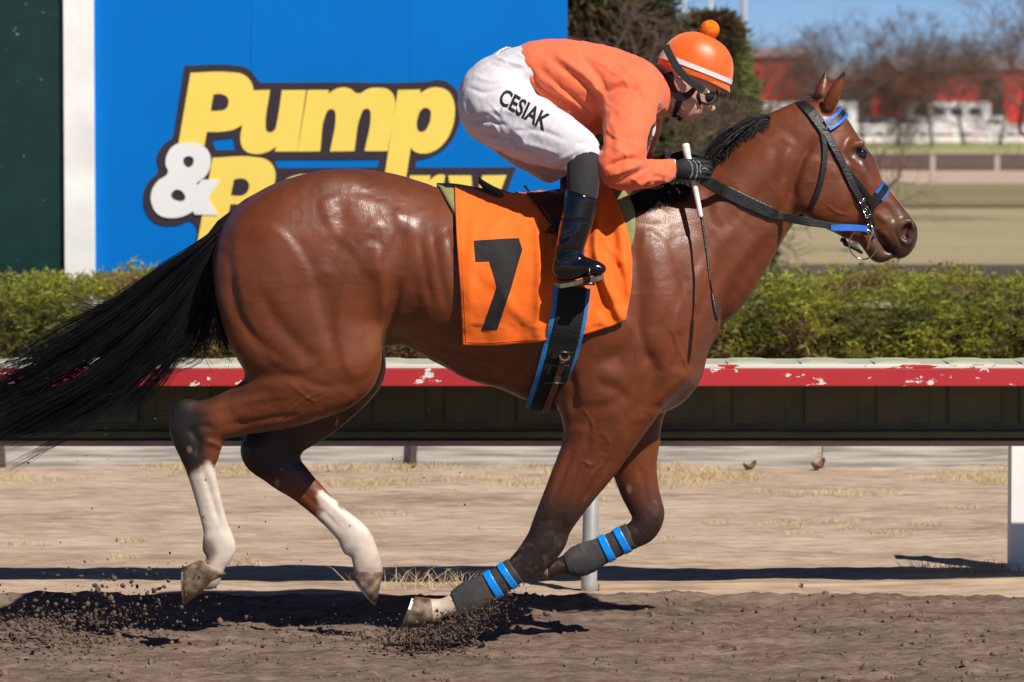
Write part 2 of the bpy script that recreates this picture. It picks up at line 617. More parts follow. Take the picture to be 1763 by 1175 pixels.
# withers and neck
X, a, b = limb([(1000, 470, 135, .17, YC), (1090, 455, 134, .16, YC), (1160, 450, 138, .16, YC), (1222, 408, 113, .135, YC), (1283, 347, 90, .108, YC), (1324, 302, 84, .094, YC), (1356, 276, 86, .086, YC), (1385, 255, 76, .078, YC)]); fld.add(X, a, b, .06)
# shoulder blades and upper arms
both([(1100, 420, 70, .08, .105), (1120, 500, 85, .085, .135), (1115, 580, 84, .08, .155), (1075, 640, 86, .075, .155), (1045, 690, 72, .075, .145)], .06)
# quarters: thigh and stifle
both([(560, 400, 100, .08, .135), (505, 470, 128, .12, .150), (510, 540, 124, .115, .160), (527, 590, 112, .10, .165), (560, 625, 80, .085, .160)], .05)
# near hind leg
Y = YC - .15
X, a, b = limb([(575, 615, 78, .085, Y), (530, 652, 70, .085, Y), (478, 688, 53, .068, Y), (420, 706, 43, .052, Y + .01), (370, 722, 37, .043, Y + .01), (338, 736, 40, .040, Y + .02)]); fld.add(X, a, b, .04)
X, a, b = limb([(322, 716, 27, .032, Y + .02), (338, 745, 42, .040, Y + .02), (343, 775, 36, .039, Y + .02), (344, 802, 26, .032, Y + .02), (356, 850, 22.5, .025, Y + .02), (369, 900, 22, .024, Y + .02), (378, 932, 25.5, .029, Y + .02), (380, 947, 25, .029, Y + .02), (371, 972, 18, .026, Y + .02), (358, 992, 24, .030, Y + .02)]); fld.add(X, a, b, .018)
X, a, b = limb([(364, 935, 14, .018, Y + .02), (359, 945, 10, .013, Y + .02)]); fld.add(X, a, b, .012)
# far hind leg
Y2 = YC + .14
X, a, b = limb([(590, 630, 74, .08, Y2), (545, 690, 62, .075, Y2), (500, 735, 48, .058, Y2), (470, 765, 42, .045, Y2), (458, 778, 38, .040, Y2)]); fld.add(X, a, b, .04)
X, a, b = limb([(440, 775, 24, .032, Y2), (458, 780, 38, .040, Y2), (490, 812, 34, .038, Y2), (520, 838, 27, .031, Y2), (552, 868, 23.5, .025, Y2), (583, 897, 23.5, .024, Y2), (612, 926, 27, .030, Y2), (626, 950, 24, .028, Y2), (634, 980, 25, .030, Y2)]); fld.add(X, a, b, .018)
X, a, b = limb([(604, 938, 16, .018, Y2), (600, 946, 10, .013, Y2)]); fld.add(X, a, b, .012)
# near fore leg
Y3 = YC - .135
X, a, b = limb([(1050, 690, 74, .08, Y3 - .005), (1038, 735, 64, .075, Y3), (1018, 785, 53, .062, Y3), (992, 828, 45, .052, Y3), (968, 870, 38, .044, Y3), (950, 905, 34, .040, Y3 + .01), (941, 930, 34, .042, Y3 + .01), (926, 950, 31, .038, Y3 + .01), (905, 970, 26, .032, Y3 + .01), (878, 990, 21, .025, Y3 + .01), (845, 1010, 21, .024, Y3 + .01), (812, 1027, 25, .029, Y3 + .01), (796, 1036, 22, .028, Y3 + .01), (765, 1046, 16, .024, Y3 + .01), (738, 1053, 22, .03, Y3 + .01)]); fld.add(X, a, b, .04)
# far fore leg
Y4 = YC + .115
X, a, b = limb([(1075, 690, 66, .08, Y4), (1085, 750, 52, .066, Y4), (1091, 800, 40, .052, Y4), (1100, 840, 34, .044, Y4), (1110, 868, 30, .040, Y4), (1116, 888, 28, .042, Y4), (1106, 912, 25, .036, Y4), (1078, 928, 21, .028, Y4), (1040, 946, 20, .024, Y4), (1008, 962, 24, .029, Y4), (985, 970, 20, .028, Y4), (960, 976, 15, .024, Y4), (938, 980, 18, .028, Y4)]); fld.add(X, a, b, .04)
# head
X, a, b = limb([(1404, 246, 66, .084, YC), (1420, 280, 72, .088, YC), (1438, 311, 76, .086, YC), (1456, 334, 66, .078, YC), (1478, 348, 55, .068, YC), (1500, 362, 46, .058, YC), (1522, 379, 39, .052, YC), (1540, 395, 33, .052, YC), (1549, 406, 28, .050, YC)]); fld.add(X, a, b, .03)
X, a, b = limb([(1549, 406, 27, .048, YC), (1551, 416, 24, .044, YC), (1550, 427, 18, .038, YC), (1548, 433, 13, .034, YC)]); fld.add(X, a, b, .012)
X, a, b = limb([(1436, 352, 40, .05, YC), (1462, 384, 27, .044, YC), (1486, 403, 17, .036, YC), (1502, 422, 16, .034, YC), (1511, 436, 15, .032, YC), (1518, 440, 12, .030, YC), (1532, 440, 6.5, .026, YC)]); fld.add(X, a, b, .007)
for s in (-1, 1):
    # cheek plate, brow over the eye, facial crest, nostril rim
    X, a, b = limb([(1396, 292, 42, .03, YC + s * .066), (1412, 330, 44, .03, YC + s * .068), (1438, 352, 34, .024, YC + s * .06)]); fld.add(X, a, b, .03)
    X, a, b = limb([(1458, 256, 7, .012, YC + s * .060), (1468, 250, 7, .012, YC + s * .064), (1482, 248, 7, .012, YC + s * .064)]); fld.add(X, a, b, .02)
    X, a, b = limb([(1463, 278, 6, .009, YC + s * .066), (1476, 284, 6, .009, YC + s * .064)]); fld.add(X, a, b, .02)
    X, a, b = limb([(1478, 290, 12, .015, YC + s * .070), (1492, 318, 11, .014, YC + s * .062), (1502, 342, 8, .010, YC + s * .056)]); fld.add(X, a, b, .02)
    X, a, b = limb([(1550, 388, 9, .014, YC + s * .040), (1562, 383, 7, .013, YC + s * .038), (1572, 391, 5, .013, YC + s * .034), (1573, 404, 5, .013, YC + s * .032), (1567, 416, 6, .013, YC + s * .034), (1556, 417, 6, .012, YC + s * .038)]); fld.add(X, a, b, .007)
    X, a, b = limb([(1566, 388, 4, .024, YC + s * .054), (1561, 395, 8, .026, YC + s * .054), (1558, 404, 8, .024, YC + s * .054), (1561, 411, 4, .02, YC + s * .052)]); fld.add(X, a, b, .005, 'sub')
# ears
def ear(base, tip, y0, y1, r0):
    bx, by = base; tx, ty = tip
    rows = []
    for t, r in ((0, .75), (.18, .95), (.4, 1.0), (.62, .78), (.82, .42), (1.0, .10)):
        rows.append((bx + (tx - bx) * t, by + (ty - by) * t, r0 * r, .020 * r + .003, y0 + (y1 - y0) * t))
    X, a, b = limb(rows); fld.add(X, a, b, .012)
ear((1425, 186), (1456, 122), YC - .055, YC - .075, 12.5)
ear((1409, 182), (1422, 122), YC + .055, YC + .075, 11)
HV, HQ = fld.mesh(2)


def refine(V, Q, sel):
    """Split the selected quads in four so that small forms have room; returns triangles."""
    me_ = mesh_np('tmp', V, Q); bm_ = bmesh.new(); bm_.from_mesh(me_); bpy.data.meshes.remove(me_)
    bm_.faces.ensure_lookup_table()
    fs = [bm_.faces[i] for i in np.nonzero(sel)[0]]
    es = list({e for f in fs for e in f.edges})
    bmesh.ops.subdivide_edges(bm_, edges=es, cuts=1, use_grid_fill=True)
    bmesh.ops.triangulate(bm_, faces=bm_.faces[:])
    m2 = bpy.data.meshes.new('tmp2'); bm_.to_mesh(m2); bm_.free()
    v = np.empty(len(m2.vertices) * 3, np.float32); m2.vertices.foreach_get('co', v)
    t = np.empty(len(m2.polygons) * 3, np.int32); m2.polygons.foreach_get('vertices', t)
    bpy.data.meshes.remove(m2)
    return v.reshape(-1, 3).astype(float), t.reshape(-1, 3)


cpx, cpy = PX(HV[HQ].mean(1))
HV, HQ = refine(HV, HQ, (cpx > 1385) & (cpy < 470))
qx, qy = PX(HV)
HV = relax(HV, HQ, 3, mask=((qx > 1388) & (qy < 468)).astype(float))
# hollow of the ear: push the front face in
pxv, pyv = PX(HV)
P2 = np.stack([pxv, pyv], 1)
HN = normals(HV, HQ)


def groove(line, width, h, yr=None, taper=True):
    """Raise (h>0) or press in (h<0, mm) a soft line on the coat, drawn in side view."""
    d, t = seg_dist(P2, catmull(line, 5))
    g = np.exp(-(d / width) ** 2)
    if taper: g = g * np.clip(np.sin(np.pi * np.clip(t, .02, .98)) * 1.6, 0, 1)
    if yr is not None: g = g * ((HV[:, 1] > yr[0]) & (HV[:, 1] < yr[1]))
    return g * h * .001


def lump(cx, cy, rx, ry, ang, h, yr=None):
    c, s = math.cos(R(ang)), math.sin(R(ang))
    u = ((pxv - cx) * c + (pyv - cy) * s) / rx; v = (-(pxv - cx) * s + (pyv - cy) * c) / ry
    g = np.exp(-(u * u + v * v))
    if yr is not None: g = g * ((HV[:, 1] > yr[0]) & (HV[:, 1] < yr[1]))
    return g * h * .001


near = (-1, YC)
disp = np.zeros(len(HV))
for ln, w, h in [
    ([(392, 470), (400, 520), (422, 565), (455, 598), (485, 622)], 10, -5), ([(372, 420), (396, 455), (398, 520)], 9, -4),
    ([(440, 480), (470, 545), (520, 600), (560, 640)], 14, -5), ([(545, 470), (560, 540), (572, 600)], 16, -4),
    ([(690, 470), (678, 530), (664, 585), (660, 612)], 9, -9), ([(640, 430), (655, 480), (660, 540), (650, 600)], 12, 5),
    ([(560, 470), (590, 400), (610, 370)], 14, -4), ([(610, 420), (645, 390), (660, 380)], 12, 4),
    ([(425, 655), (500, 650), (560, 665), (600, 660)], 9, -4), ([(300, 712), (360, 706), (430, 690), (500, 680)], 6, 3),
    ([(385, 735), (440, 725), (520, 712)], 6, -4),
    ([(690, 575), (740, 600), (800, 622), (880, 640)], 12, -7), ([(700, 600), (780, 642), (870, 668)], 9, 5), ([(790, 590), (840, 640), (890, 680)], 12, -4),
    ([(1098, 420), (1105, 500), (1098, 570), (1062, 615), (1010, 632)], 15, -8), ([(1150, 430), (1178, 500), (1182, 570), (1160, 640)], 18, -6),
    ([(1105, 590), (1125, 640), (1110, 690), (1085, 722)], 14, -8), ([(1020, 655), (1060, 670), (1085, 700)], 12, -5), ([(985, 640), (990, 680), (985, 715)], 8, -6),
    ([(1195, 660), (1160, 690), (1120, 715)], 10, -7), ([(1185, 640), (1150, 670), (1125, 700)], 8, 4),
    ([(1342, 395), (1300, 450), (1255, 520), (1215, 600)], 13, -8), ([(1330, 375), (1280, 440), (1235, 510), (1200, 580)], 13, 5),
    ([(1240, 330), (1290, 300), (1340, 260)], 20, 4), ([(1230, 400), (1290, 360), (1330, 320)], 18, -4),
    ([(1408, 232), (1384, 270), (1366, 320), (1356, 366)], 8, -9), ([(1356, 250), (1345, 310), (1345, 365)], 14, 6),
    ([(1490, 300), (1478, 340), (1462, 372)], 9, -3), ([(1465, 235), (1452, 262), (1470, 285)], 7, -4),
    ([(1508, 397), (1522, 413), (1534, 430), (1543, 443)], 2.2, -6), ([(1515, 395), (1530, 411), (1541, 428)], 5, 2.5),
    ([(1520, 350), (1535, 370), (1545, 385)], 7, -4), ([(1505, 365), (1530, 385)], 6, 3), ([(1540, 395), (1548, 415), (1556, 428)], 4, -3),
    ([(1448, 180), (1455, 152), (1458, 130)], 4, -6)]:
    disp += groove(ln, w, h * 1.35, near)
for ln, w, h in [  # veins and tendons
    ([(722, 400), (730, 460), (745, 530)], 7, -2.2), ([(745, 390), (755, 460), (772, 540)], 7, -2.2), ([(768, 385), (780, 450), (790, 530)], 7, -2.0), ([(1170, 520), (1160, 570), (1168, 620), (1150, 660)], 2.6, 1.6), ([(1130, 560), (1100, 600), (1096, 640)], 2.6, 1.5), ([(1000, 700), (1020, 730), (1016, 765)], 2.4, 1.6), ([(1420, 350), (1440, 365), (1462, 372)], 2.2, 1.4), ([(1498, 300), (1506, 325), (1520, 350)], 2.2, 1.4),
    ([(1040, 770), (1020, 800), (1005, 795), (998, 815), (985, 850), (965, 885)], 2.4, 2.2), ([(1030, 735), (1050, 765), (1035, 800), (1010, 830), (990, 880)], 2.6, 2.2),
    ([(1060, 760), (1045, 800), (1010, 850), (975, 905)], 5, -3), ([(955, 900), (930, 912), (918, 925)], 5, 3), ([(965, 915), (950, 945), (930, 960)], 5, -3),
    ([(990, 770), (970, 820), (950, 870)], 5, -2.5),
    ([(700, 585), (750, 612), (800, 645), (850, 655)], 2.4, 2.0), ([(745, 620), (775, 618), (810, 632)], 2.2, 1.8), ([(1150, 560), (1170, 600), (1185, 640)], 3, 2),
    ([(500, 660), (540, 690), (560, 680)], 2.4, 1.6), ([(470, 735), (520, 690), (560, 672)], 2.4, 1.6),
    ([(345, 800), (362, 850), (378, 905)], 4.5, -3.0), ([(356, 795), (374, 850), (390, 915)], 4, 2.2), ([(322, 735), (340, 760), (338, 790)], 7, -5), ([(352, 760), (372, 765), (380, 775)], 5, 4), ([(330, 745), (350, 735), (372, 740)], 6, -3)]:
    disp += groove(ln, w, h * 1.6, near)
farr = (YC, 1)
for ln, w, h in [([(500, 830), (545, 870), (590, 915)], 4.5, -3), ([(515, 825), (560, 862), (605, 905)], 4, 2), ([(1100, 800), (1110, 840), (1112, 870)], 6, -3), ([(1125, 860), (1135, 880), (1128, 900)], 5, 3)]:
    disp += groove(ln, w, h, farr)
for cx, cy, rx, ry, an, h in [(697, 378, 26, 16, 60, 5), (690, 420, 18, 45, 10, -9), (585, 375, 14, 30, 10, -6), (470, 430, 50, 70, 20, 8), (590, 520, 40, 90, -8, 6), (600, 640, 34, 26, -20, 6),
                              (720, 500, 20, 60, 20, -8), (780, 470, 60, 90, 0, 6), (1140, 520, 36, 70, 10, 6), (1040, 650, 42, 30, 0, 8), (1075, 690, 30, 34, 0, 6), (1050, 620, 34, 20, -20, -6), (1120, 450, 30, 60, 0, 5),
                              (1410, 340, 34, 34, 0, 4), (1300, 320, 40, 36, -35, 4), (1460, 300, 14, 24, 30, -4), (505, 660, 36, 22, -30, 5), (944, 918, 16, 12, 0, 4), (930, 940, 12, 10, 0, 3)]:
    disp += lump(cx, cy, rx, ry, an, h * 1.05, near)
def plate(poly, h, soft=9.0):
    """A muscle that stands out with a readable edge, drawn in side view on the near side."""
    sd_ = poly_sd(P2, catmull(poly, 5, True))
    return h * .001 * smoothstep(soft, -soft, sd_) * (HV[:, 1] < YC)
for poly, h in [
    ([(555, 345), (630, 340), (692, 372), (668, 425), (640, 478), (605, 430), (572, 400)], 5), ([(402, 400), (470, 388), (525, 450), (548, 540), (560, 618), (500, 640), (446, 592), (414, 520)], 6),
    ([(374, 420), (398, 440), (400, 515), (428, 572), (478, 622), (432, 632), (396, 590), (372, 500)], 4), ([(600, 445), (652, 425), (667, 520), (650, 618), (604, 650), (576, 560)], 6),
    ([(682, 362), (716, 374), (704, 402), (684, 392)], 2.5), ([(440, 655), (550, 652), (610, 686), (525, 722), (440, 732), (398, 702)], 4),
    ([(1012, 560), (1070, 540), (1104, 590), (1092, 650), (1044, 692), (986, 680)], 7), ([(1104, 400), (1150, 425), (1178, 540), (1152, 636), (1116, 600), (1102, 520)], 6),
    ([(1130, 645), (1200, 640), (1192, 668), (1132, 714), (1096, 720)], 6), ([(1058, 700), (1080, 760), (1032, 838), (985, 900), (974, 880), (1006, 800), (1030, 720)], 5),
    ([(976, 742), (1012, 742), (990, 810), (955, 878), (932, 888), (952, 820)], 5), ([(702, 592), (800, 565), (880, 602), (918, 662), (860, 660), (772, 626)], 5), ([(720, 470), (780, 400), (860, 420), (900, 540), (800, 550), (740, 560)], 4),
    ([(1330, 362), (1348, 310), (1255, 415), (1186, 560), (1152, 560), (1216, 440), (1290, 352)], 5), ([(1232, 312), (1330, 232), (1368, 252), (1330, 300), (1244, 388)], 4),
    ([(1386, 272), (1436, 290), (1458, 346), (1430, 384), (1392, 366), (1372, 322)], 4), ([(1470, 290), (1500, 300), (1512, 350), (1496, 372), (1470, 340)], 2.5)]:
    disp += plate(poly, h)
rdg = 1 - np.abs(2 * vnoise(HV * np.array([30, 30, 14]), 41) - 1)
disp += .0008 * (rdg ** 3 - .25) * smoothstep(.35, .6, fbm(HV * 5, 2, 55))
rdg = 1 - np.abs(2 * vnoise(HV * np.array([16, 40, 45]) + 9, 43) - 1)
disp += .0008 * (rdg ** 3 - .25) * smoothstep(.4, .6, fbm(HV * 6, 2, 57))
fb = fbm(HV * 7, 3, 5) - .5
disp += fb * .010 * smoothstep(760, 640, pyv)
HV = HV + HN * disp[:, None]
HN = normals(HV, HQ)

# coat colours: bay, black points, white socks, blaze
def lin(r, g, b): return np.array([((c / 255) / 12.92 if c <= 10 else (((c / 255) + .055) / 1.055) ** 2.4) for c in (r, g, b)])
nz = fbm(HV * 28, 3, 11); nz2 = fbm(HV * 9, 3, 3)
bay = np.array([.150, .0365, .0100]); dark = np.array([.012, .009, .008]); tan = np.array([.26, .115, .05]); white = np.array([.62, .53, .45]); brown = np.array([.075, .026, .012])
C = np.tile(bay, (len(HV), 1)) * (0.85 + .3 * nz2)[:, None]
def paint(w, col):
    global C
    w = np.clip(w, 0, 1)[:, None]
    C = C * (1 - w) + w * col
yv = HV[:, 1]
isnear = yv < YC
legz = (pyv > 640)
# darker topline and quarters
paint(.35 * smoothstep(60, 0, np.abs(pyv - 300) + 0 * pxv) * (pxv < 1000), brown)
# flank and belly paler
paint(.55 * np.exp(-(((pxv - 690) / 60) ** 2 + ((pyv - 585) / 30) ** 2)), tan)
paint(.4 * np.exp(-(((pxv - 1345) / 30) ** 2 + ((pyv - 385) / 22) ** 2)), tan * .8)
# forelegs darken downwards
wf = smoothstep(800, 915, pyv + 30 * (nz - .5)) * ((pxv > 880) & (pxv < 1160) & (pyv > 780))
paint(.93 * wf, dark * 1.4)
paint(1.0 * ((pxv < 900) & (pxv > 660) & (pyv > 940)), dark * 1.8)
dn = smoothstep(30, -8, poly_sd(P2, [(740, 1000), (783, 1025), (800, 1062), (690, 1100), (690, 1000)])) * (pxv < 800) * (pyv > 990)
paint(dn * isnear, white * np.array([.95, .88, .84]))
# near hock black, fading into the brown
hk = poly_sd(P2, [(280, 690), (318, 690), (352, 716), (352, 780), (340, 805), (300, 815), (270, 740)])
paint(smoothstep(26, -14, hk + 18 * (nz - .5)) * isnear * (pxv < 440), dark * 1.2)
paint(.6 * smoothstep(16, -10, seg_dist(P2, [(300, 700), (350, 690), (420, 672)])[0] - 8) * isnear * (pxv < 440) * (pyv > 640), dark * 1.5)
sd = poly_sd(P2, [(322, 822), (344, 812), (360, 798), (372, 812), (382, 840), (430, 950), (420, 1060), (280, 1060), (318, 860)])
paint(smoothstep(5, -5, sd + 22 * (nz - .5)) * isnear * (pxv < 440) * (pyv > 780), white)
paint(.75 * smoothstep(8, -6, poly_sd(P2, [(348, 925), (362, 930), (372, 952), (360, 972), (345, 965)])) * isnear * (pxv < 440), np.array([.16, .10, .065]))
paint(.55 * smoothstep(955, 1000, pyv) * isnear * (pxv < 440), np.array([.30, .20, .13]))
# far hind: dark hock and gaskin, brown cannon, white fetlock
isfarhind = (~isnear) & (pxv > 400) & (pxv < 700) & (pyv > 700)
paint(smoothstep(30, -20, poly_sd(P2, [(400, 720), (520, 700), (520, 800), (490, 812), (478, 826), (440, 830), (400, 800)])) * isfarhind, dark)
paint(smoothstep(840, 800, pyv) * isfarhind * .6, dark * 1.5)
sd = poly_sd(P2, [(548, 846), (560, 880), (545, 890), (590, 960), (600, 1060), (720, 1060), (680, 930), (600, 880), (556, 846)])
paint(smoothstep(5, -5, sd + 20 * (nz - .5)) * isfarhind, white)
paint(.55 * smoothstep(945, 985, pyv) * isfarhind, np.array([.30, .20, .13]))
# chestnuts on the inside of legs
for cx, cy, r in ((1083, 842, 5), (477, 832, 5), (326, 774, 4)):
    paint(.55 * smoothstep(1.3, .6, np.hypot((pxv - cx) / r, (pyv - cy) / (r * 1.5))) * ((yv > YC) if cx != 326 else isnear), np.array([.33, .27, .2]))
# head: dark muzzle, dark round the eye, black ear tips, blaze on the nose
mz = poly_sd(P2, [(1548, 350), (1600, 380), (1590, 470), (1490, 470), (1488, 440), (1530, 425)])
paint(.75 * smoothstep(30, -18, mz + 16 * (nz - .5)), np.array([.028, .02, .017]))
paint(.55 * np.exp(-(((pxv - 1510) / 22) ** 2 + ((pyv - 425) / 22) ** 2)), np.array([.085, .048, .026]))
paint(.6 * np.exp(-(((pxv - 1540) / 26) ** 2 + ((pyv - 375) / 16) ** 2)), np.array([.14, .07, .035]))
paint(.7 * np.exp(-(((pxv - 1480) / 20) ** 2 + ((pyv - 265) / 15) ** 2)), dark * 2)
paint(.6 * np.exp(-(((pxv - 1492) / 12) ** 2 + ((pyv - 285) / 22) ** 2)), dark * 3)
paint(.9 * smoothstep(141, 130, pyv) * (pxv > 1400), dark)
paint(.85 * smoothstep(5, 1, seg_dist(P2, [(1447, 180), (1456, 155), (1461, 128)])[0]) * isnear, dark)
paint(.9 * smoothstep(2.6, .8, seg_dist(P2, [(1509, 398), (1522, 413), (1534, 430), (1543, 443)])[0]), dark)
paint(.7 * smoothstep(0.016, 0.008, np.abs(yv - YC)) * smoothstep(270, 290, pyv) * smoothstep(376, 360, pyv) * (pxv > 1490), white)
paint(.95 * smoothstep(9, 4, np.hypot(pxv - 1563, (pyv - 399) * .8)) * (np.abs(yv - YC) < .062), np.array([.10, .018, .016]))
C *= (.9 + .2 * fbm(HV * 45, 2, 23))[:, None]
# dust and dried splashes low on the legs and belly
sp = smoothstep(.60, .70, fbm(HV * 60, 3, 90)) * smoothstep(800, 1000, pyv)
paint(.22 * sp, np.array([.22, .16, .11]))
me = mesh_np('body', HV, HQ)
attr_color(me, 'coat', C)
body = link('body', me, M_COAT, horse)
HBVH = BVHTree.FromPolygons([tuple(v) for v in HV], [tuple(q) for q in HQ.tolist()])


def on_horse(px, py, off=0.0, ystart=-0.9):
    """The spot on the near side of the horse at photo pixel (px,py), lifted by off along the normal."""
    p = W(px, py, YC)
    x, z = float(p[0]), float(p[2])
    h, n, i, d = HBVH.ray_cast(Vector((x, ystart, z)), Vector((0, 1, 0)), 1.2)
    if h is None or h.y > YC + .03:
        h, n, i, d = HBVH.find_nearest(Vector((x, YC, z)))
    return np.array(h + n * off), np.array(n)


# eye, hooves
M_EYE = mat_plain('horse_eye', (.006, .004, .004), rough=.05, spec=.8, coat=.6)
for s in (-1, 1):
    c = on_horse(1479, 265, -.003)[0]; c[1] = c[1] if s < 0 else 2 * YC - c[1]
    bm = bmesh.new(); bmesh.ops.create_uvsphere(bm, u_segments=20, v_segments=12, radius=1)
    for v in bm.verts: v.co = Vector((v.co.x * .027, v.co.y * .016, v.co.z * .021))
    bmesh.ops.rotate(bm, verts=bm.verts, cent=(0, 0, 0), matrix=Matrix.Rotation(R(12), 3, 'Y'))
    bmesh.ops.translate(bm, verts=bm.verts, vec=Vector(c))
    me = bpy.data.meshes.new('eye'); bm.to_mesh(me); bm.free()
    link('eye', me, M_EYE, horse)


def mat_hoof():
    m, N, L, p = new_mat('hoof_horn')
    tc = N.new('ShaderNodeTexCoord'); nz_ = N.new('ShaderNodeTexNoise'); nz_.inputs['Scale'].default_value = 35; nz_.inputs['Detail'].default_value = 6
    L.new(tc.outputs['Object'], nz_.inputs['Vector'])
    cr = N.new('ShaderNodeValToRGB'); e = cr.color_ramp.elements
    e[0].position = .32; e[0].color = (.06, .04, .026, 1); e[1].position = .75; e[1].color = (.52, .30, .10, 1)
    x = e.new(.5); x.color = (.17, .115, .075, 1); x = e.new(.63); x.color = (.26, .185, .12, 1)
    L.new(nz_.outputs['Fac'], cr.inputs[0]); L.new(cr.outputs[0], p.inputs['Base Color'])
    b_ = N.new('ShaderNodeBump'); b_.inputs['Strength'].default_value = .4; b_.inputs['Distance'].default_value = .004
    L.new(nz_.outputs['Fac'], b_.inputs['Height']); L.new(b_.outputs[0], p.inputs['Normal'])
    p.inputs['Roughness'].default_value = .55
    return m


M_HOOF = mat_hoof()
M_SHOE = mat_plain('horseshoe_alloy', (.22, .21, .2), rough=.4, metal=.8, var=.3, scale=60)
M_SOLE = mat_plain('hoof_sole', (.035, .026, .02), rough=.9, scale=40, var=.4)


def hoof(cor_front, cor_back, toe, heel, y, half):
    """A hoof drawn by its coronet and sole line (photo pixels), built as rings round a D outline."""
    cf, cb, tt, hh = [W(*p, y) for p in (cor_front, cor_back, toe, heel)]
    rings = []
    for t in (0, .06, .35, .7, 1.0):
        f = cf + (tt - cf) * t; bk = cb + (hh - cb) * t
        mid = (f + bk) / 2; u = (f - bk) / 2
        wd = half * (.86 + .14 * t)
        if t == .06: wd *= 1.04
        ring = []
        for k in range(24):
            a_ = 2 * math.pi * k / 24
            ca, sa = math.cos(a_), math.sin(a_)
            rr = 1.0 if ca > 0 else 1.0 - .12 * (abs(ca) ** 3)
            ring.append(mid + u * ca * rr + np.array([0, 1, 0]) * wd * sa * (1.0 if ca > -.3 else .92))
        rings.append(ring)
    V = [v for r in rings for v in r]; n = 24
    F = [(i * n + k, i * n + (k + 1) % n, (i + 1) * n + (k + 1) % n, (i + 1) * n + k) for i in range(len(rings) - 1) for k in range(n)]
    F.append(tuple(range(n))[::-1]); F.append(tuple(range((len(rings) - 1) * n, len(rings) * n)))
    o = MB().add(V, F).build('hoof', M_HOOF, horse, True)
    # the sole and the shoe
    last = np.array(rings[-1]); c0 = last.mean(0)
    dn_ = np.cross(tt - hh, np.array([0, 1, 0])); dn_ /= np.linalg.norm(dn_)
    if dn_ @ ((tt + hh) / 2 - (cf + cb) / 2) < 0: dn_ = -dn_
    outer = [v for v in last]
    mb = MB()
    ks = [k % n for k in range(-9, 10)]
    V = []
    for k in ks:
        o_ = c0 + (last[k] - c0) * 1.01; i_ = c0 + (last[k] - c0) * .70
        V += [o_ + dn_ * .0005, o_ + dn_ * .008, i_ + dn_ * .008, i_ + dn_ * .0005]
    F = []
    for i in range(len(ks) - 1):
        for q in range(4):
            F.append((i * 4 + q, i * 4 + (q + 1) % 4, (i + 1) * 4 + (q + 1) % 4, (i + 1) * 4 + q))
    F += [(0, 1, 2, 3), tuple((len(ks) - 1) * 4 + q for q in (3, 2, 1, 0))]
    mb.add(V, F).build('horseshoe', M_SHOE, o)
    V = [c0 + (v - c0) * .95 + dn_ * .001 for v in last] + [c0 - dn_ * .004]
    MB().add(V, [(k, (k + 1) % n, n) for k in range(n)]).build('sole', M_SOLE, o)
    return o


hoof((389, 988), (338, 964), (319, 1040), (317, 972), YC - .13, .054)
hoof((660, 985), (612, 982), (648, 1040), (607, 990), YC + .14, .052)
hoof((748, 1075), (742, 1028), (692, 1086), (716, 1024), YC - .125, .056)
hoof((942, 962), (944, 1000), (905, 958), (912, 995), YC + .115, .054)


# hair ------------------------------------------------------------------
def strands(name, paths, radius, mat, parent, n=3):
    """paths (N,S,3); radius (N,S) -> one mesh of thin tapering hairs."""
    P = np.asarray(paths, float); N_, S_, _ = P.shape
    T = np.gradient(P, axis=1); T /= np.linalg.norm(T, axis=2, keepdims=True) + 1e-12
    up = np.array([0.13, 0.9, 0.35])
    U = np.cross(T, up); U /= np.linalg.norm(U, axis=2, keepdims=True) + 1e-9
    Wd = np.cross(T, U)
    r = np.broadcast_to(radius, (N_, S_))
    V = np.stack([P + (U * math.cos(2 * math.pi * k / n) + Wd * math.sin(2 * math.pi * k / n)) * r[..., None] for k in range(n)], 2)
    base = (np.arange(N_)[:, None, None] * S_ + np.arange(S_ - 1)[None, :, None]) * n
    k = np.arange(n)[None, None, :]; k2 = (k + 1) % n
    Q = np.stack([base + k, base + k2, base + n + k2, base + n + k], -1).reshape(-1, 4)
    me = mesh_np(name, V.reshape(-1, 3), Q)
    return link(name, me, mat, parent)


def mat_hair(name, col, rough=.38):
    m, N, L, p = new_mat(name)
    tc = N.new('ShaderNodeTexCoord'); nz_ = N.new('ShaderNodeTexNoise'); nz_.inputs['Scale'].default_value = 14
    L.new(tc.outputs['Object'], nz_.inputs['Vector'])
    cr = N.new('ShaderNodeValToRGB'); c = np.array(col)
    cr.color_ramp.elements[0].color = (*(c * .6), 1); cr.color_ramp.elements[1].color = (*(c * 1.8), 1)
    L.new(nz_.outputs['Fac'], cr.inputs[0]); L.new(cr.outputs[0], p.inputs['Base Color'])
    p.inputs['Roughness'].default_value = rough; p.inputs['Specular IOR Level'].default_value = .35
    return m


M_HAIR = mat_hair('black_horsehair', (.0085, .0075, .008), .33)

# tail: locks that stream back from the dock
def resample(rows, S):
    c = catmull(rows, 8); t = np.linspace(0, len(c) - 1, S)
    return np.stack([np.interp(t, np.arange(len(c)), c[:, k]) for k in range(c.shape[1])], 1)


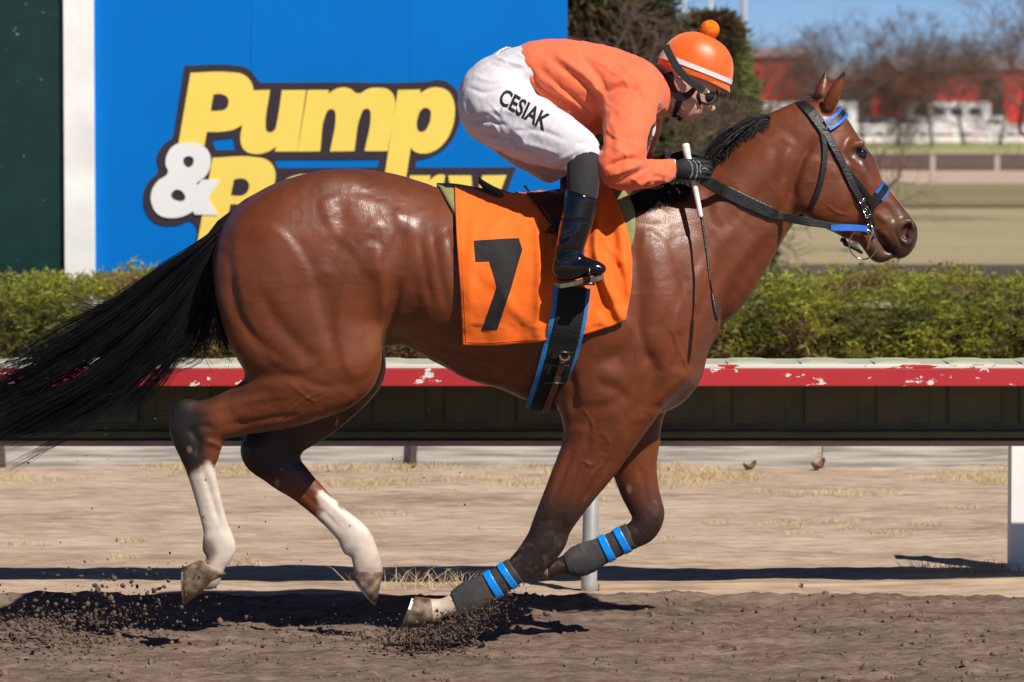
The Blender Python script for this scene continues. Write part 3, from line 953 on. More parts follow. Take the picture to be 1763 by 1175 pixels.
NT, ST = 3600, 15
locks = [  # (centre line px, spread at the end px, share, length range)
    ([(386, 388), (345, 425), (285, 475), (215, 535), (130, 590), (40, 640), (-60, 690)], 16, .15),
    ([(386, 392), (345, 440), (285, 505), (210, 570), (120, 630), (30, 680), (-70, 720)], 20, .23),
    ([(386, 396), (350, 455), (295, 530), (220, 605), (130, 670), (40, 715), (-40, 755)], 22, .23),
    ([(384, 400), (355, 470), (310, 550), (250, 620), (180, 675), (90, 720), (0, 755)], 18, .15),
    ([(384, 402), (362, 470), (335, 540), (290, 610), (240, 660), (200, 690), (160, 705)], 16, .09),
    ([(382, 400), (372, 450), (362, 510), (345, 560), (325, 592), (300, 605), (270, 620)], 16, .07),
    ([(384, 405), (380, 450), (378, 500), (380, 545), (388, 580), (392, 600), (395, 615)], 12, .055),
    ([(386, 388), (340, 430), (280, 478), (220, 510), (180, 535), (140, 530), (95, 512)], 8, .012)]
paths, rads = [], []
for ln, sp, share in locks:
    base = resample([(x, y, 0) for x, y in ln], ST)[:, :2]
    for q in range(int(NT * share)):
        f = random.uniform(.62, 1.0) if share > .02 else random.uniform(.8, 1)
        tt = np.linspace(0, f, ST)
        c = np.stack([np.interp(tt * (ST - 1), np.arange(ST), base[:, k]) for k in (0, 1)], 1)
        lk = random.Random(hash((sp, q % 15))); off = lk.gauss(0, .66); ind = random.gauss(0, .36); offy = lk.gauss(0, .55) + random.gauss(0, .2)
        if random.random() < .03: off *= 1.8; off += random.gauss(0, .4)
        grow = 3 + (sp * 1.2) * smoothstep(0, .8, tt)
        d = np.gradient(c, axis=0); d /= np.linalg.norm(d, axis=1, keepdims=True)
        nrm = np.stack([-d[:, 1], d[:, 0]], 1)
        ph, am, fr = lk.uniform(0, 6.3) + random.gauss(0, .3), lk.uniform(5, 17), lk.uniform(1.3, 3.0)
        c = c + nrm * ((off + ind * (1 - .72 * tt)) * grow + am * np.sin(ph + fr * 3 * tt) * tt ** 1.5)[:, None]
        curl = (lk.gauss(0, 9) + random.gauss(0, 7)) * tt ** 3
        c[:, 1] += curl
        yy = YC - .01 + (offy * (.012 + .055 * tt)) + .01 * math.sin(q)
        paths.append(W(c[:, 0], c[:, 1], yy))
        rads.append(np.linspace(1, .25, ST) ** .7 * random.uniform(.0010, .0019))
tail = strands('tail', np.array(paths), np.array(rads), M_HAIR, horse)
# the dock under the hair
mb = MB(); mb.tube([W(x, y, YC) for x, y in [(410, 372), (385, 392), (362, 418), (338, 448), (318, 480)]], [.03, .032, .026, .018, .006], 12)
mb.build('tail_dock', M_HAIR, horse, True)

# mane: locks along the crest, blown up and back, lying on the near side
crest = resample([(1098, 322, 0), (1130, 316, 0), (1170, 305, 0), (1205, 290, 0), (1240, 262, 0), (1280, 226, 0), (1312, 205, 0), (1345, 190, 0), (1375, 178, 0)], 200)[:, :2]
paths, rads = [], []
SM = 9
for q in range(5200):
    u = random.random()
    i = min(199, int(u * 200)); r = crest[i]
    yroot = YC + random.uniform(-.016, .012)
    p0 = W(r[0] + random.uniform(-2, 2), r[1] + random.uniform(0, 10), yroot)
    # crest dips inside the neck a little so the roots are buried
    tg = crest[max(0, i - 6)] - crest[min(199, i + 6)]; tg = tg / np.linalg.norm(tg)          # back along the crest (pixels)
    tang = np.array([tg[0], 0, -tg[1]]); perp = np.array([tg[1], 0, tg[0]]) * -1.0
    if perp[2] < 0: perp = -perp
    if u > .80: ln = random.uniform(.006, .02)
    else: ln = random.uniform(.09, .17) * (.55 + .45 * smoothstep(.80, .66, u))
    lift = random.uniform(.5, 1.4) if u > .3 else random.uniform(-1.2, .3)
    if random.random() < .4:
        lift = -1
    if lift < 0 and u < .8:      # hair lying on the near side of the neck
        k_ = 1.0 if u < .35 else .55
        dx_, dy_ = random.uniform(-26, 2), random.uniform(14, 44) * k_
        tt_ = np.linspace(0, 1, SM); ph_ = random.uniform(-4, 4)
        paths.append([on_horse(r[0] + dx_ * t_ + ph_ * math.sin(3 * t_), r[1] + 3 + dy_ * t_, .003 + .006 * random.random())[0] for t_ in tt_])
        rads.append(np.linspace(1, .35, SM) * random.uniform(.0011, .0021))
        continue
    v = perp * lift + tang * random.uniform(.5, .9) + np.array([0, random.gauss(-.22, .2) - (.75 if lift < 0 else 0), 0])
    v = v / np.linalg.norm(v)
    pts = [p0]
    for s_ in range(SM - 1):
        v = v + tang * (.16 if lift > 0 else .05) - perp * (.05 + .07 * max(lift, 0)) + np.array([0, -.035, -.02]); v /= np.linalg.norm(v)
        pts.append(pts[-1] + v * ln / (SM - 1))
    paths.append(pts); rads.append(np.linspace(1, .3, SM) * random.uniform(.0010, .0020))
# forelock wisps by the far ear
for q in range(60):
    p0 = W(1412 + random.gauss(0, 4), 168 + random.gauss(0, 2), YC + random.gauss(0, .02))
    a_ = R(random.uniform(100, 200)); ln = random.uniform(.03, .06)
    pts = [p0 + np.array([math.cos(a_), 0, .75 * math.sin(a_) + .25]) * ln * t + np.array([0, 0, -.02 * t * t]) for t in np.linspace(0, 1, SM)]
    paths.append(pts); rads.append(np.linspace(1, .3, SM) * .0008)
mane = strands('mane', np.array(paths), np.array(rads), M_HAIR, horse)
# ================================================================== tack
def strip(pts, nrm, width, thick, name, mat, parent, smooth=True, ends=True):
    """A flat strap along pts, lying with its back on the surface whose normals are given."""
    P = np.asarray(pts, float); N_ = np.asarray(nrm, float); n = len(P)
    width = np.broadcast_to(width, n); thick = np.broadcast_to(thick, n)
    T = np.gradient(P, axis=0); T /= np.linalg.norm(T, axis=1, keepdims=True) + 1e-12
    S_ = np.cross(T, N_); S_ /= np.linalg.norm(S_, axis=1, keepdims=True) + 1e-12
    N_ = np.cross(S_, T)
    prof = [(-.5, 0), (-.5, .6), (-.42, 1.0), (.42, 1.0), (.5, .6), (.5, 0)]
    m = len(prof)
    V = [P[i] + S_[i] * width[i] * a + N_[i] * thick[i] * b for i in range(n) for a, b in prof]
    F = [(i * m + k, i * m + (k + 1) % m, (i + 1) * m + (k + 1) % m, (i + 1) * m + k) for i in range(n - 1) for k in range(m)]
    F += [tuple(range(m))[::-1], tuple((n - 1) * m + k for k in range(m))]
    F = [f[::-1] for f in F]
    o = MB().add(V, F).build(name, mat, parent, False)
    return o


def lay(line, off, step=8.0, mirror=False, smooth=3):
    """Points and normals of a strap laid on the near side of the horse along a pixel line."""
    c = catmull(line, 8)
    L = np.concatenate([[0], np.cumsum(np.linalg.norm(np.diff(c, axis=0), axis=1))])
    n = max(4, int(L[-1] / step))
    s = np.linspace(0, L[-1], n)
    c = np.stack([np.interp(s, L, c[:, k]) for k in (0, 1)], 1)
    P, N_ = [], []
    for x, y in c:
        p, nn = on_horse(x, y, off); P.append(p); N_.append(nn)
    P, N_ = np.array(P), np.array(N_)
    if mirror in ('start', 'end'):
        Pm = P.copy(); Pm[:, 1] = 2 * YC - Pm[:, 1]; Nm = N_.copy(); Nm[:, 1] *= -1
        if mirror == 'end':
            P, N_ = np.concatenate([P, Pm[::-1]]), np.concatenate([N_, Nm[::-1]])
        else:
            P, N_ = np.concatenate([Pm[::-1], P]), np.concatenate([Nm[::-1], N_])
    for _ in range(smooth):
        P[1:-1] = .25 * P[:-2] + .5 * P[1:-1] + .25 * P[2:]
        N_[1:-1] = .25 * N_[:-2] + .5 * N_[1:-1] + .25 * N_[2:]
    N_ /= np.linalg.norm(N_, axis=1, keepdims=True) + 1e-12
    return P, N_


def flip(o):
    """Copy of a strap on the horse's other side."""
    me = o.data.copy()
    V = np.empty(len(me.vertices) * 3, np.float32); me.vertices.foreach_get('co', V)
    V = V.reshape(-1, 3); V[:, 1] = 2 * YC - V[:, 1]
    me.vertices.foreach_set('co', V.ravel()); me.flip_normals(); me.update()
    c = o.copy(); c.data = me; COL.objects.link(c)
    return c


M_LEATHER = mat_plain('black_bridle_leather', (.012, .011, .011), rough=.38, spec=.5, scale=40, var=.4, bump=.25, bscale=180)
M_BLUE = mat_plain('blue_padding', (.012, .13, .55), rough=.45, scale=30, var=.15, bump=.2, bscale=150)
M_METAL = mat_plain('polished_steel', (.62, .61, .58), rough=.18, metal=1.0, var=.1)
M_BRASS = mat_plain('brass_fitting', (.6, .42, .16), rough=.25, metal=1.0, var=.1)
pp = MPP(YC)

bridle = empty('bridle', W(1440, 260, YC).tolist())
tag(bridle, "black leather racing bridle with blue padding on the horse's head", 'bridle')
# headpiece over the poll and the cheek straps
P, N_ = lay([(1372, 176), (1388, 187), (1402, 205), (1418, 228)], .004, mirror='start')
strip(P, N_, 19 * pp, .006, 'headpiece', M_LEATHER, bridle)
P, N_ = lay([(1414, 222), (1430, 252), (1447, 285), (1463, 318), (1478, 345), (1492, 372), (1499, 388)], .005)
o = strip(P, N_, 13 * pp, .006, 'cheek_strap', M_LEATHER, bridle); flip(o)
P, N_ = lay([(1411, 222), (1417, 255), (1413, 295), (1404, 330), (1392, 358), (1380, 376)], .004)
o = strip(P, N_, 9 * pp, .006, 'throat_latch', M_LEATHER, bridle); flip(o)
P, N_ = lay([(1424, 240), (1446, 280), (1468, 308), (1486, 330), (1497, 345)], .004)
o = strip(P, N_, 8 * pp, .006, 'noseband_hanger', M_LEATHER, bridle); flip(o)
P, N_ = lay([(1419, 219), (1430, 213), (1442, 204), (1450, 194)], .006, step=5, mirror='end')
bb = strip(P, N_, 16 * pp, .010, 'browband', M_LEATHER, bridle)
for dv, nm in ((.0068, 'upper_padding'), (-.0068, 'lower_padding')):
    T = np.gradient(P, axis=0); T /= np.linalg.norm(T, axis=1, keepdims=True); S_ = np.cross(T, N_)
    strip(P + S_ * dv * 2.2 * -1, N_, 6 * pp, .0115, 'padding', M_BLUE, bb)
P, N_ = lay([(1493, 352), (1502, 345), (1512, 334), (1524, 320)], .004, step=5, mirror='end')
nb = strip(P, N_, 17 * pp, .008, 'noseband', M_LEATHER, bridle)
T = np.gradient(P, axis=0); T /= np.linalg.norm(T, axis=1, keepdims=True); S_ = np.cross(T, N_)
for sgn in (-1, 1):
    strip((P + S_ * sgn * .0165)[3:-3], N_[3:-3], 4 * pp, .009, 'padding', M_BLUE, nb)
P, N_ = lay([(1499, 346), (1497, 362), (1489, 380)], .005, step=5)
o = strip(P, N_, 9 * pp, .006, 'noseband_drop', M_LEATHER, bridle); flip(o)
# chin strap under the jaw
mb = MB(); yy = YC - .045
mb.tube([W(1452, 412, yy), W(1456, 420, yy - .005), W(1466, 424, yy - .01), W(1476, 430, yy - .008), W(1484, 436, yy)], [.008, .0095, .009, .0075, .005], 8)
mb.tube([W(1452, 412, yy), W(1450, 414, YC), W(1452, 412, 2 * YC - yy)], .008, 8)
mb.build('chin_strap', M_LEATHER, bridle, True)
# buckles
def buckle(cx, cy, w, h, ang, mat, parent, off=.013):
    p, n_ = on_horse(cx, cy, off)
    n_ = Vector(n_).normalized(); u = Vector((math.cos(R(ang)), 0, -math.sin(R(ang)))); u = (u - n_ * u.dot(n_)).normalized(); v = n_.cross(u)
    q = [Vector(p) + u * a_ * w * pp / 2 + v * b_ * h * pp / 2 for a_, b_ in ((-1, -1), (1, -1), (1, 1), (-1, 1), (-1, -1))]
    mb = MB(); mb.tube(q, .0016, 6); mb.tube([(q[0] + q[3]) / 2, (q[1] + q[2]) / 2], .0014, 6)
    return mb.build('buckle', mat, parent, True)
buckle(1487, 362, 13, 10, 60, M_METAL, bridle); buckle(1480, 345, 4, 12, 60, M_METAL, bridle); buckle(1491, 370, 4, 11, 65, M_METAL, bridle); buckle(1419, 222, 3, 9, 55, M_METAL, bridle, .014)
# bit: ring, mouthpiece and the small links
for s in (-1, 1):
    yb = YC + s * .068
    mb = MB()
    ring = [W(1486 + 24 * math.cos(a_), 421 + 26 * math.sin(a_), yb - s * .012 * math.sin(a_)) for a_ in np.linspace(0, 2 * math.pi, 33)[:-1]]
    ring.append(ring[0]); mb.tube(ring, .0028, 8, False)
    mb.tube([W(1496, 386, yb), W(1502, 392, yb), W(1503, 402, yb), W(1498, 410, yb), W(1494, 430, yb)], [.004, .0055, .006, .0055, .004], 8)
    mb.tube([W(1496, 386, yb), W(1491, 390, yb), W(1493, 400, yb), W(1499, 408, yb)], .0035, 8)
    mb.tube([W(1502, 406, yb), W(1511, 404, YC)], .005, 8)
    o = mb.build('bit_ring', M_METAL, bridle, True)
# reins
def rein(line, w, name='rein', mat=None, th=.005, parent=None):
    c = catmull(line, 10)
    P = W(c[:, 0], c[:, 1], c[:, 2])
    N_ = np.tile([0.0, -1.0, .12], (len(P), 1)); N_ /= np.linalg.norm(N_, axis=1, keepdims=True)
    wd = np.interp(np.linspace(0, 1, len(P)), np.linspace(0, 1, len(w)), w) * pp
    return strip(P, N_, wd, th, name, mat or M_LEATHER, parent or bridle)
ry_ = lambda x, y, o_: (x, y, float(on_horse(x, y, 0)[0][1]) - o_)
rn = rein([(1496, 393, .055), (1460, 392, .045), (1425, 388, .035), (1385, 381, .026), ry_(1345, 373, .010), ry_(1325, 366, .008), ry_(1285, 348, .008), ry_(1250, 331, .012), (1228, 319, -.035), (1208, 308, -.055)], [10, 11, 12, 13, 14, 20, 22, 22, 21, 20])
rein([(1492, 395, .052), (1470, 393, .046), (1445, 393, .034), (1430, 393, .030)], [11, 12, 12, 10], 'rein_sleeve', M_BLUE, .007, rn)
rein([(1496, 393, .205), (1425, 388, .23), (1345, 373, .26), (1285, 345, .28), (1210, 300, .29)], [10, 12, 14, 20, 20])
buckle(1453, 386, 10, 3, 0, M_BRASS, bridle, .03)

# ------------------------------------------------------------------ saddle pad, number cloth, saddle, girth
def mirror_grid(P):
    m = P.copy(); m[..., 1] = 2 * YC - m[..., 1]
    return m


def grid_mesh(name, P, mat, parent, solid=0.0, mir=True):
    """P (rows, cols, 3), row 0 on the topline; the far half is its mirror image."""
    if mir:
        P = P.copy(); P[0, :, 1] = YC
        P = np.concatenate([mirror_grid(P[1:])[::-1], P])
    r, c, _ = P.shape
    i = np.arange(r - 1)[:, None] * c + np.arange(c - 1)[None]
    Q = np.stack([i, i + c, i + c + 1, i + 1], -1).reshape(-1, 4)
    V = P.reshape(-1, 3)
    if solid:
        N_ = normals(V, Q); n = len(V)
        if N_[:, 1][V[:, 1] < YC].mean() > 0: N_ = -N_; Q = Q[:, ::-1]
        Vi = V - N_ * solid
        ring = np.concatenate([np.arange(c), np.arange(1, r) * c + c - 1, (r - 1) * c + np.arange(c - 2, -1, -1), np.arange(r - 2, 0, -1) * c])
        r2 = np.roll(ring, -1)
        side = np.stack([ring, r2, r2 + n, ring + n], 1)
        V = np.concatenate([V, Vi]); Q = np.concatenate([Q, Q[:, ::-1] + n, side])
    me = mesh_np(name, V, Q)
    return link(name, me, mat, parent), V, Q


def drape_grid(Lf, Rt, Tp, Bt, rows, cols, off, fold=None):
    P = np.zeros((rows, cols, 3))
    l = catmull(Lf, 10); r_ = catmull(Rt, 10)
    for i in range(rows):
        t = i / (rows - 1)
        lx = np.interp(t, np.linspace(0, 1, len(l)), l[:, 0]); rx = np.interp(t, np.linspace(0, 1, len(r_)), r_[:, 0])
        for j in range(cols):
            s = j / (cols - 1)
            x = lx + (rx - lx) * s
            y0 = np.interp(x, [q[0] for q in Tp], [q[1] for q in Tp]); y1 = np.interp(s, [q[0] for q in Bt], [q[1] for q in Bt])
            y = y0 + (y1 - y0) * t
            p = W(x, y, YC)
            h, n, _, _ = HBVH.ray_cast(Vector((p[0], -.9, p[2])), Vector((0, 1, 0)), 1.1)
            yb = h.y if h is not None and h.y < YC else YC
            if i == 0: yb = YC
            nn = n.y if h is not None else -1
            P[i, j] = (p[0], min(yb - off * max(.25, -nn), YC), p[2] + (off * max(0, n.z) if h is not None else 0))
    # cloth hangs: it never follows the body back in under its bulge
    for j in range(cols):
        for i in range(1, rows):
            P[i, j, 1] = min(P[i, j, 1], P[i - 1, j, 1] + .25 * abs(P[i - 1, j, 2] - P[i, j, 2]))
    for _ in range(3):
        P[1:-1, :, 1] = .25 * P[:-2, :, 1] + .5 * P[1:-1, :, 1] + .25 * P[2:, :, 1]
        P[:, 1:-1, 1] = .25 * P[:, :-2, 1] + .5 * P[:, 1:-1, 1] + .25 * P[:, 2:, 1]
    return P


M_PAD = mat_plain('olive_foam_pad', (.24, .24, .10), rough=.85, scale=50, var=.1, bump=.25, bscale=250)
TOP = [(740, 317), (783, 318), (830, 326), (900, 337), (960, 340), (1045, 322), (1090, 312)]
P = drape_grid([(752, 316), (775, 345), (800, 380), (830, 430)], [(1062, 318), (1088, 352), (1089, 400), (1072, 450)], [(x, y - 2) for x, y in TOP], [(0, 430), (1, 452)], 26, 36, .014)
pad, _, _ = grid_mesh('saddle_pad', P, M_PAD, None, .013)
tag(pad, 'olive green foam pad showing in front and behind the orange cloth', 'saddle pad')


def mat_cloth(name, col, rough=.7, sheen=.15, weave=420.0, bump=.12, var=.08):
    m, N, L, p = new_mat(name)
    tc = N.new('ShaderNodeTexCoord')
    n1 = N.new('ShaderNodeTexNoise'); n1.inputs['Scale'].default_value = 6; n1.inputs['Detail'].default_value = 4
    L.new(tc.outputs['Object'], n1.inputs['Vector'])
    cr = N.new('ShaderNodeValToRGB'); c = np.array(col)
    cr.color_ramp.elements[0].position = .3; cr.color_ramp.elements[1].position = .7
    cr.color_ramp.elements[0].color = (*np.clip(c * (1 - var), 0, 1), 1); cr.color_ramp.elements[1].color = (*np.clip(c * (1 + var * .5), 0, 1), 1)
    L.new(n1.outputs['Fac'], cr.inputs[0]); L.new(cr.outputs[0], p.inputs['Base Color'])
    n2 = N.new('ShaderNodeTexNoise'); n2.inputs['Scale'].default_value = weave; n2.inputs['Detail'].default_value = 2
    n3 = N.new('ShaderNodeTexNoise'); n3.inputs['Scale'].default_value = 30; n3.inputs['Detail'].default_value = 3
    L.new(tc.outputs['Object'], n2.inputs['Vector']); L.new(tc.outputs['Object'], n3.inputs['Vector'])
    b1 = N.new('ShaderNodeBump'); b1.inputs['Strength'].default_value = bump; b1.inputs['Distance'].default_value = .003
    b2 = N.new('ShaderNodeBump'); b2.inputs['Strength'].default_value = bump * 1.3; b2.inputs['Distance'].default_value = .012
    L.new(n2.outputs['Fac'], b1.inputs['Height']); L.new(n3.outputs['Fac'], b2.inputs['Height']); L.new(b2.outputs[0], b1.inputs['Normal'])
    L.new(b1.outputs[0], p.inputs['Normal'])
    p.inputs['Roughness'].default_value = rough; p.inputs['Sheen Weight'].default_value = sheen; p.inputs['Specular IOR Level'].default_value = .25
    return m


M_ORANGE = mat_cloth('orange_number_cloth', (.88, .150, .010))
M_NUM = mat_cloth('black_twill', (.016, .015, .015), .75, .1)
P = drape_grid([(783, 314), (788, 400), (794, 500), (798, 588)], [(1046, 320), (1076, 400), (1085, 470), (1074, 545)], TOP, [(0, 588), (.2, 588), (.45, 582), (.52, 579), (.7, 573), (.85, 560), (1, 545)], 80, 90, .022)
gx, gy = PX(P.reshape(-1, 3)); G2 = np.stack([gx, gy], 1)
dy = np.zeros(len(G2))
for ln, w, h in [([(820, 330), (812, 430), (806, 560)], 10, 5), ([(870, 340), (880, 430), (890, 560)], 14, -5), ([(925, 360), (930, 470), (925, 575)], 9, 10), ([(940, 400), (944, 480), (940, 578)], 6, -5),
                 ([(905, 350), (860, 380), (830, 430)], 9, 4), ([(1032, 350), (1025, 420), (1040, 480), (1068, 545)], 8, 24), ([(1050, 350), (1050, 420), (1066, 490), (1075, 520)], 10, -12),
                 ([(1015, 460), (1030, 510), (1050, 548)], 9, -14), ([(1030, 395), (1050, 430), (1066, 450)], 7, 10), ([(1060, 345), (1070, 420), (1080, 500)], 9, 10), ([(1000, 500), (1010, 560)], 8, 6), ([(960, 520), (965, 575)], 8, 5),
                 ([(800, 360), (850, 352), (900, 362)], 6, 3), ([(815, 470), (840, 500), (880, 505)], 9, -3), ([(850, 480), (890, 540), (920, 560)], 9, 4)]:
    d, t = seg_dist(G2, catmull(ln, 5)); dy += np.exp(-(d / w) ** 2) * np.clip(np.sin(np.pi * np.clip(t, .12, .88)) * 1.5, 0, 1) * h * .0013
dy += (fbm(P.reshape(-1, 3) * 14, 3, 9) - .5) * .012
dy += np.where(gy > 560, .004 * np.sin(gx * .09), 0)
dy = np.maximum(dy, -.004)
P[..., 1] -= (dy * smoothstep(325, 365, gy)).reshape(P.shape[:2])
cloth, CV, CQ = grid_mesh('number_cloth', P, M_ORANGE, None, .002)
tag(cloth, 'bright orange saddle cloth with a black number seven', 'saddle cloth')
CBVH = BVHTree.FromPolygons([tuple(v) for v in CV], [tuple(q) for q in CQ.tolist()])


def patch(name, polys, bvh, off, mat, parent, maxe=8.0, y0=-1.2, ref=YC):
    """Flat print cut to pixel outlines and laid on a surface."""
    bm = bmesh.new()
    for poly in polys:
        vs_ = [bm.verts.new((x, y, 0)) for x, y in poly]
        bm.faces.new(vs_)
    bmesh.ops.triangulate(bm, faces=bm.faces[:])
    for _ in range(6):
        es = [e for e in bm.edges if e.calc_length() > maxe]
        if not es: break
        bmesh.ops.subdivide_edges(bm, edges=es, cuts=1, use_grid_fill=False)
        bmesh.ops.triangulate(bm, faces=[f for f in bm.faces if len(f.verts) > 3])
    for v in bm.verts:
        p = W(v.co.x, v.co.y, ref)
        h, n, _, _ = bvh.ray_cast(Vector((p[0], y0, p[2])), Vector((0, 1, 0)), 2)
        if h is None: h, n, _, _ = bvh.find_nearest(Vector((p[0], ref - .2, p[2])))
        if n.y > 0: n = -n
        v.co = h + n * off
    bm.normal_update()
    for f in bm.faces:
        if f.normal.y > 0: f.normal_flip()
    me = bpy.data.meshes.new(name); bm.to_mesh(me); bm.free()
    return link(name, me, mat, parent)


patch('number', [[(817, 411), (845, 409), (893, 407), (899, 426), (880, 490), (857, 560), (830, 562), (856, 488), (875, 431), (843, 433), (843, 445), (820, 446)]], CBVH, .0018, M_NUM, cloth, 7)
M_HEM = mat_cloth('orange_hem_thread', (.70, .12, .01))
for ln in ([(790, 345), (799, 470), (804, 580)], [(803, 582), (855, 582), (925, 576)]):
    c = catmull(ln, 10); pts = []
    for x, y in c:
        p = W(x, y, YC); h, n, _, _ = CBVH.ray_cast(Vector((p[0], -1, p[2])), Vector((0, 1, 0)), 2)
        if h is not None: pts.append(h + Vector((0, -.0006, 0)))
    MB().tube(pts, .0012, 4).build('seam', M_HEM, cloth)

# saddle ------------------------------------------------------------------
saddle = empty('racing_saddle', W(950, 335, YC).tolist())
tag(saddle, 'small black racing saddle under the rider', 'saddle')
st = catmull([(824, 304, .035, 0), (836, 313, .075, 0), (862, 326, .105, 0), (895, 335, .115, 0), (930, 339, .105, 0), (962, 333, .085, 0), (1000, 322, .07, 0), (1040, 312, .05, 0)], 5)
V = []; m = 15
for x, y, w, _ in st:
    c = W(x, y, YC)
    for k in range(m):
        s = -1 + 2 * k / (m - 1); V.append(c + np.array([0, s * w, -.20 * w * abs(s) ** 2.2 - .012 * abs(s)]))
    for k in range(m):
        s = 1 - 2 * k / (m - 1); V.append(c + np.array([0, s * w * .96, -.20 * w * abs(s) ** 2.2 - .016]))
mm = 2 * m
F = [(i * mm + k, i * mm + (k + 1) % mm, (i + 1) * mm + (k + 1) % mm, (i + 1) * mm + k) for i in range(len(st) - 1) for k in range(mm)]
F += [tuple(range(mm))[::-1], tuple((len(st) - 1) * mm + k for k in range(mm))]
MB().add(V, [f[::-1] for f in F]).build('seat', M_LEATHER, saddle, True)


def on_cloth(px, py, off):
    p = W(px, py, YC)
    h, n, _, _ = CBVH.ray_cast(Vector((p[0], -1.2, p[2])), Vector((0, 1, 0)), 2)
    if h is None: h, n = Vector((p[0], YC - .2, p[2])), Vector((0, -1, 0))
    return np.array(h) + np.array([0, -off, 0]), np.array([0, -1.0, .1])


patch('flap', [[(905, 338), (935, 334), (990, 326), (1008, 340), (1005, 440), (985, 452), (960, 440), (955, 395), (945, 372), (925, 352)]], CBVH, .010, M_LEATHER, saddle, 10)
pts = [on_cloth(x, y, .018)[0] for x, y in catmull([(986, 360), (990, 400), (1000, 440), (1012, 470)], 6)]
strip(pts, [(0, -1, .1)] * len(pts), .02, .004, 'stirrup_leather', M_LEATHER, saddle)
# loose keeper strap behind the rider's leg
pts = [on_cloth(x, y, o_)[0] for x, y, o_ in catmull([(902, 318, .03), (915, 335, .035), (928, 356, .03), (945, 378, .022), (955, 386, .02)], 6)]
strip(pts, [(0, -1, .1)] * len(pts), .009, .003, 'keeper_strap', M_LEATHER, saddle)
pts = [on_cloth(x, y, o_)[0] for x, y, o_ in [(956, 386, .02), (948, 388, .022), (940, 396, .02), (950, 397, .022), (958, 392, .02)]]
MB().tube(pts, [.003, .006, .007, .006, .003], 6).build('strap_end', M_LEATHER, saddle, True)

# girth ------------------------------------------------------------------
girth = empty('girth', W(940, 700, YC).tolist())
tag(girth, "black girth with blue edges and a tan strap under the horse's chest", 'girth')
M_WEB = mat_plain('black_girth_webbing', (.009, .009, .010), rough=.75, scale=60, var=.4, bump=.5, bscale=300)
M_TAN = mat_plain('tan_girth_strap', (.16, .075, .045), rough=.6, scale=50, var=.25, bump=.3, bscale=150)
M_BLUEW = mat_plain('blue_girth_edge', (.03, .20, .50), rough=.6, scale=40, var=.15, bump=.3, bscale=200)
gl = np.array([(480, 984), (500, 983), (540, 978), (600, 965), (650, 951), (700, 934), (720, 930)], float)


def girth_line(shift, off, a0=14, a1=-194, n=70):
    P, N_ = [], []
    ax = W(955, 525, YC)
    for f in np.linspace(R(a0), R(a1), n):
        d = Vector((0, -math.cos(f), math.sin(f))); x = ax[0]
        for _ in range(3):
            h, nn, _, _ = HBVH.ray_cast(Vector((x, YC, ax[2])), d, 1.5)
            if h is None: break
            _, py = PX(np.array(h)); x = W(np.interp(py, gl[:, 0], gl[:, 1]) + shift, 500, YC)[0]
        if h is None: continue
        o_ = off + .022 * smoothstep(600, 560, py)
        P.append(np.array(h) + np.array([0, d.y, d.z]) * o_); N_.append(np.array([0, d.y, d.z]))
    P, N_ = np.array(P), np.array(N_)
    for _ in range(4):
        P[1:-1] = .25 * P[:-2] + .5 * P[1:-1] + .25 * P[2:]
    return P, N_


P, N_ = girth_line(0, .006)
strip(P, N_, 62 * pp, .006, 'blue_edging', M_BLUEW, girth)
P, N_ = girth_line(1, .010)
strip(P, N_, 47 * pp, .008, 'webbing', M_WEB, girth)
sel = [i for i in range(len(P)) if 606 < PX(P[i])[1] < 715 and P[i][1] < YC]
Ps = P[sel] + N_[sel] * .012; nn = len(sel)
Ps[:, 0] += np.linspace(6, 2, nn) * pp
strip(Ps, N_[sel], 11 * pp, .004, 'billet_strap', M_TAN, girth)
k0 = sel[0]
ringc = P[k0] + N_[k0] * .017 + np.array([6 * pp, 0, 0])
MB().tube([ringc + np.array([.016 * math.cos(a_), -.002, .016 * math.sin(a_) * .9]) for a_ in np.linspace(0, 2 * math.pi, 17)], .0045, 6, False).build('strap_loop', M_TAN, girth, True)
M_IRON = mat_plain('dark_buckle_steel', (.10, .10, .105), rough=.35, metal=1.0, var=.2)
for py_ in (604, 627, 651):
    i = min(range(len(P)), key=lambda q: abs(PX(P[q])[1] - py_) + (100 if P[q][1] > YC else 0))
    c = P[i] + N_[i] * .019
    mb = MB(); mb.tube([c + np.array([-.034, 0, .001]), c + np.array([.034, -.002, 0])], .0026, 6)
    mb.tube([c + np.array([-.034, .012, -.004]), c + np.array([-.034, 0, 0])], .0024, 6); mb.tube([c + np.array([.034, .012, -.004]), c + np.array([.034, 0, 0])], .0024, 6)
    mb.build('buckle', M_IRON, girth, True)

# leg bandages ------------------------------------------------------------------
def mat_bandage():
    m, N, L, p = new_mat('grey_bandage')
    tc = N.new('ShaderNodeTexCoord')
    n1 = N.new('ShaderNodeTexNoise'); n1.inputs['Scale'].default_value = 18; n1.inputs['Detail'].default_value = 6
    L.new(tc.outputs['Object'], n1.inputs['Vector'])
    cr = N.new('ShaderNodeValToRGB'); e = cr.color_ramp.elements
    e[0].position = .46; e[0].color = (.034, .034, .039, 1); e[1].position = .78; e[1].color = (.085, .066, .052, 1)
    L.new(n1.outputs['Fac'], cr.inputs[0]); L.new(cr.outputs[0], p.inputs['Base Color']); p.inputs['Roughness'].default_value = .85
    n2 = N.new('ShaderNodeTexNoise'); n2.inputs['Scale'].default_value = 350
    L.new(tc.outputs['Object'], n2.inputs['Vector'])
    b_ = N.new('ShaderNodeBump'); b_.inputs['Strength'].default_value = .3; b_.inputs['Distance'].default_value = .003
    L.new(n2.outputs['Fac'], b_.inputs['Height']); L.new(b_.outputs[0], p.inputs['Normal'])
    return m


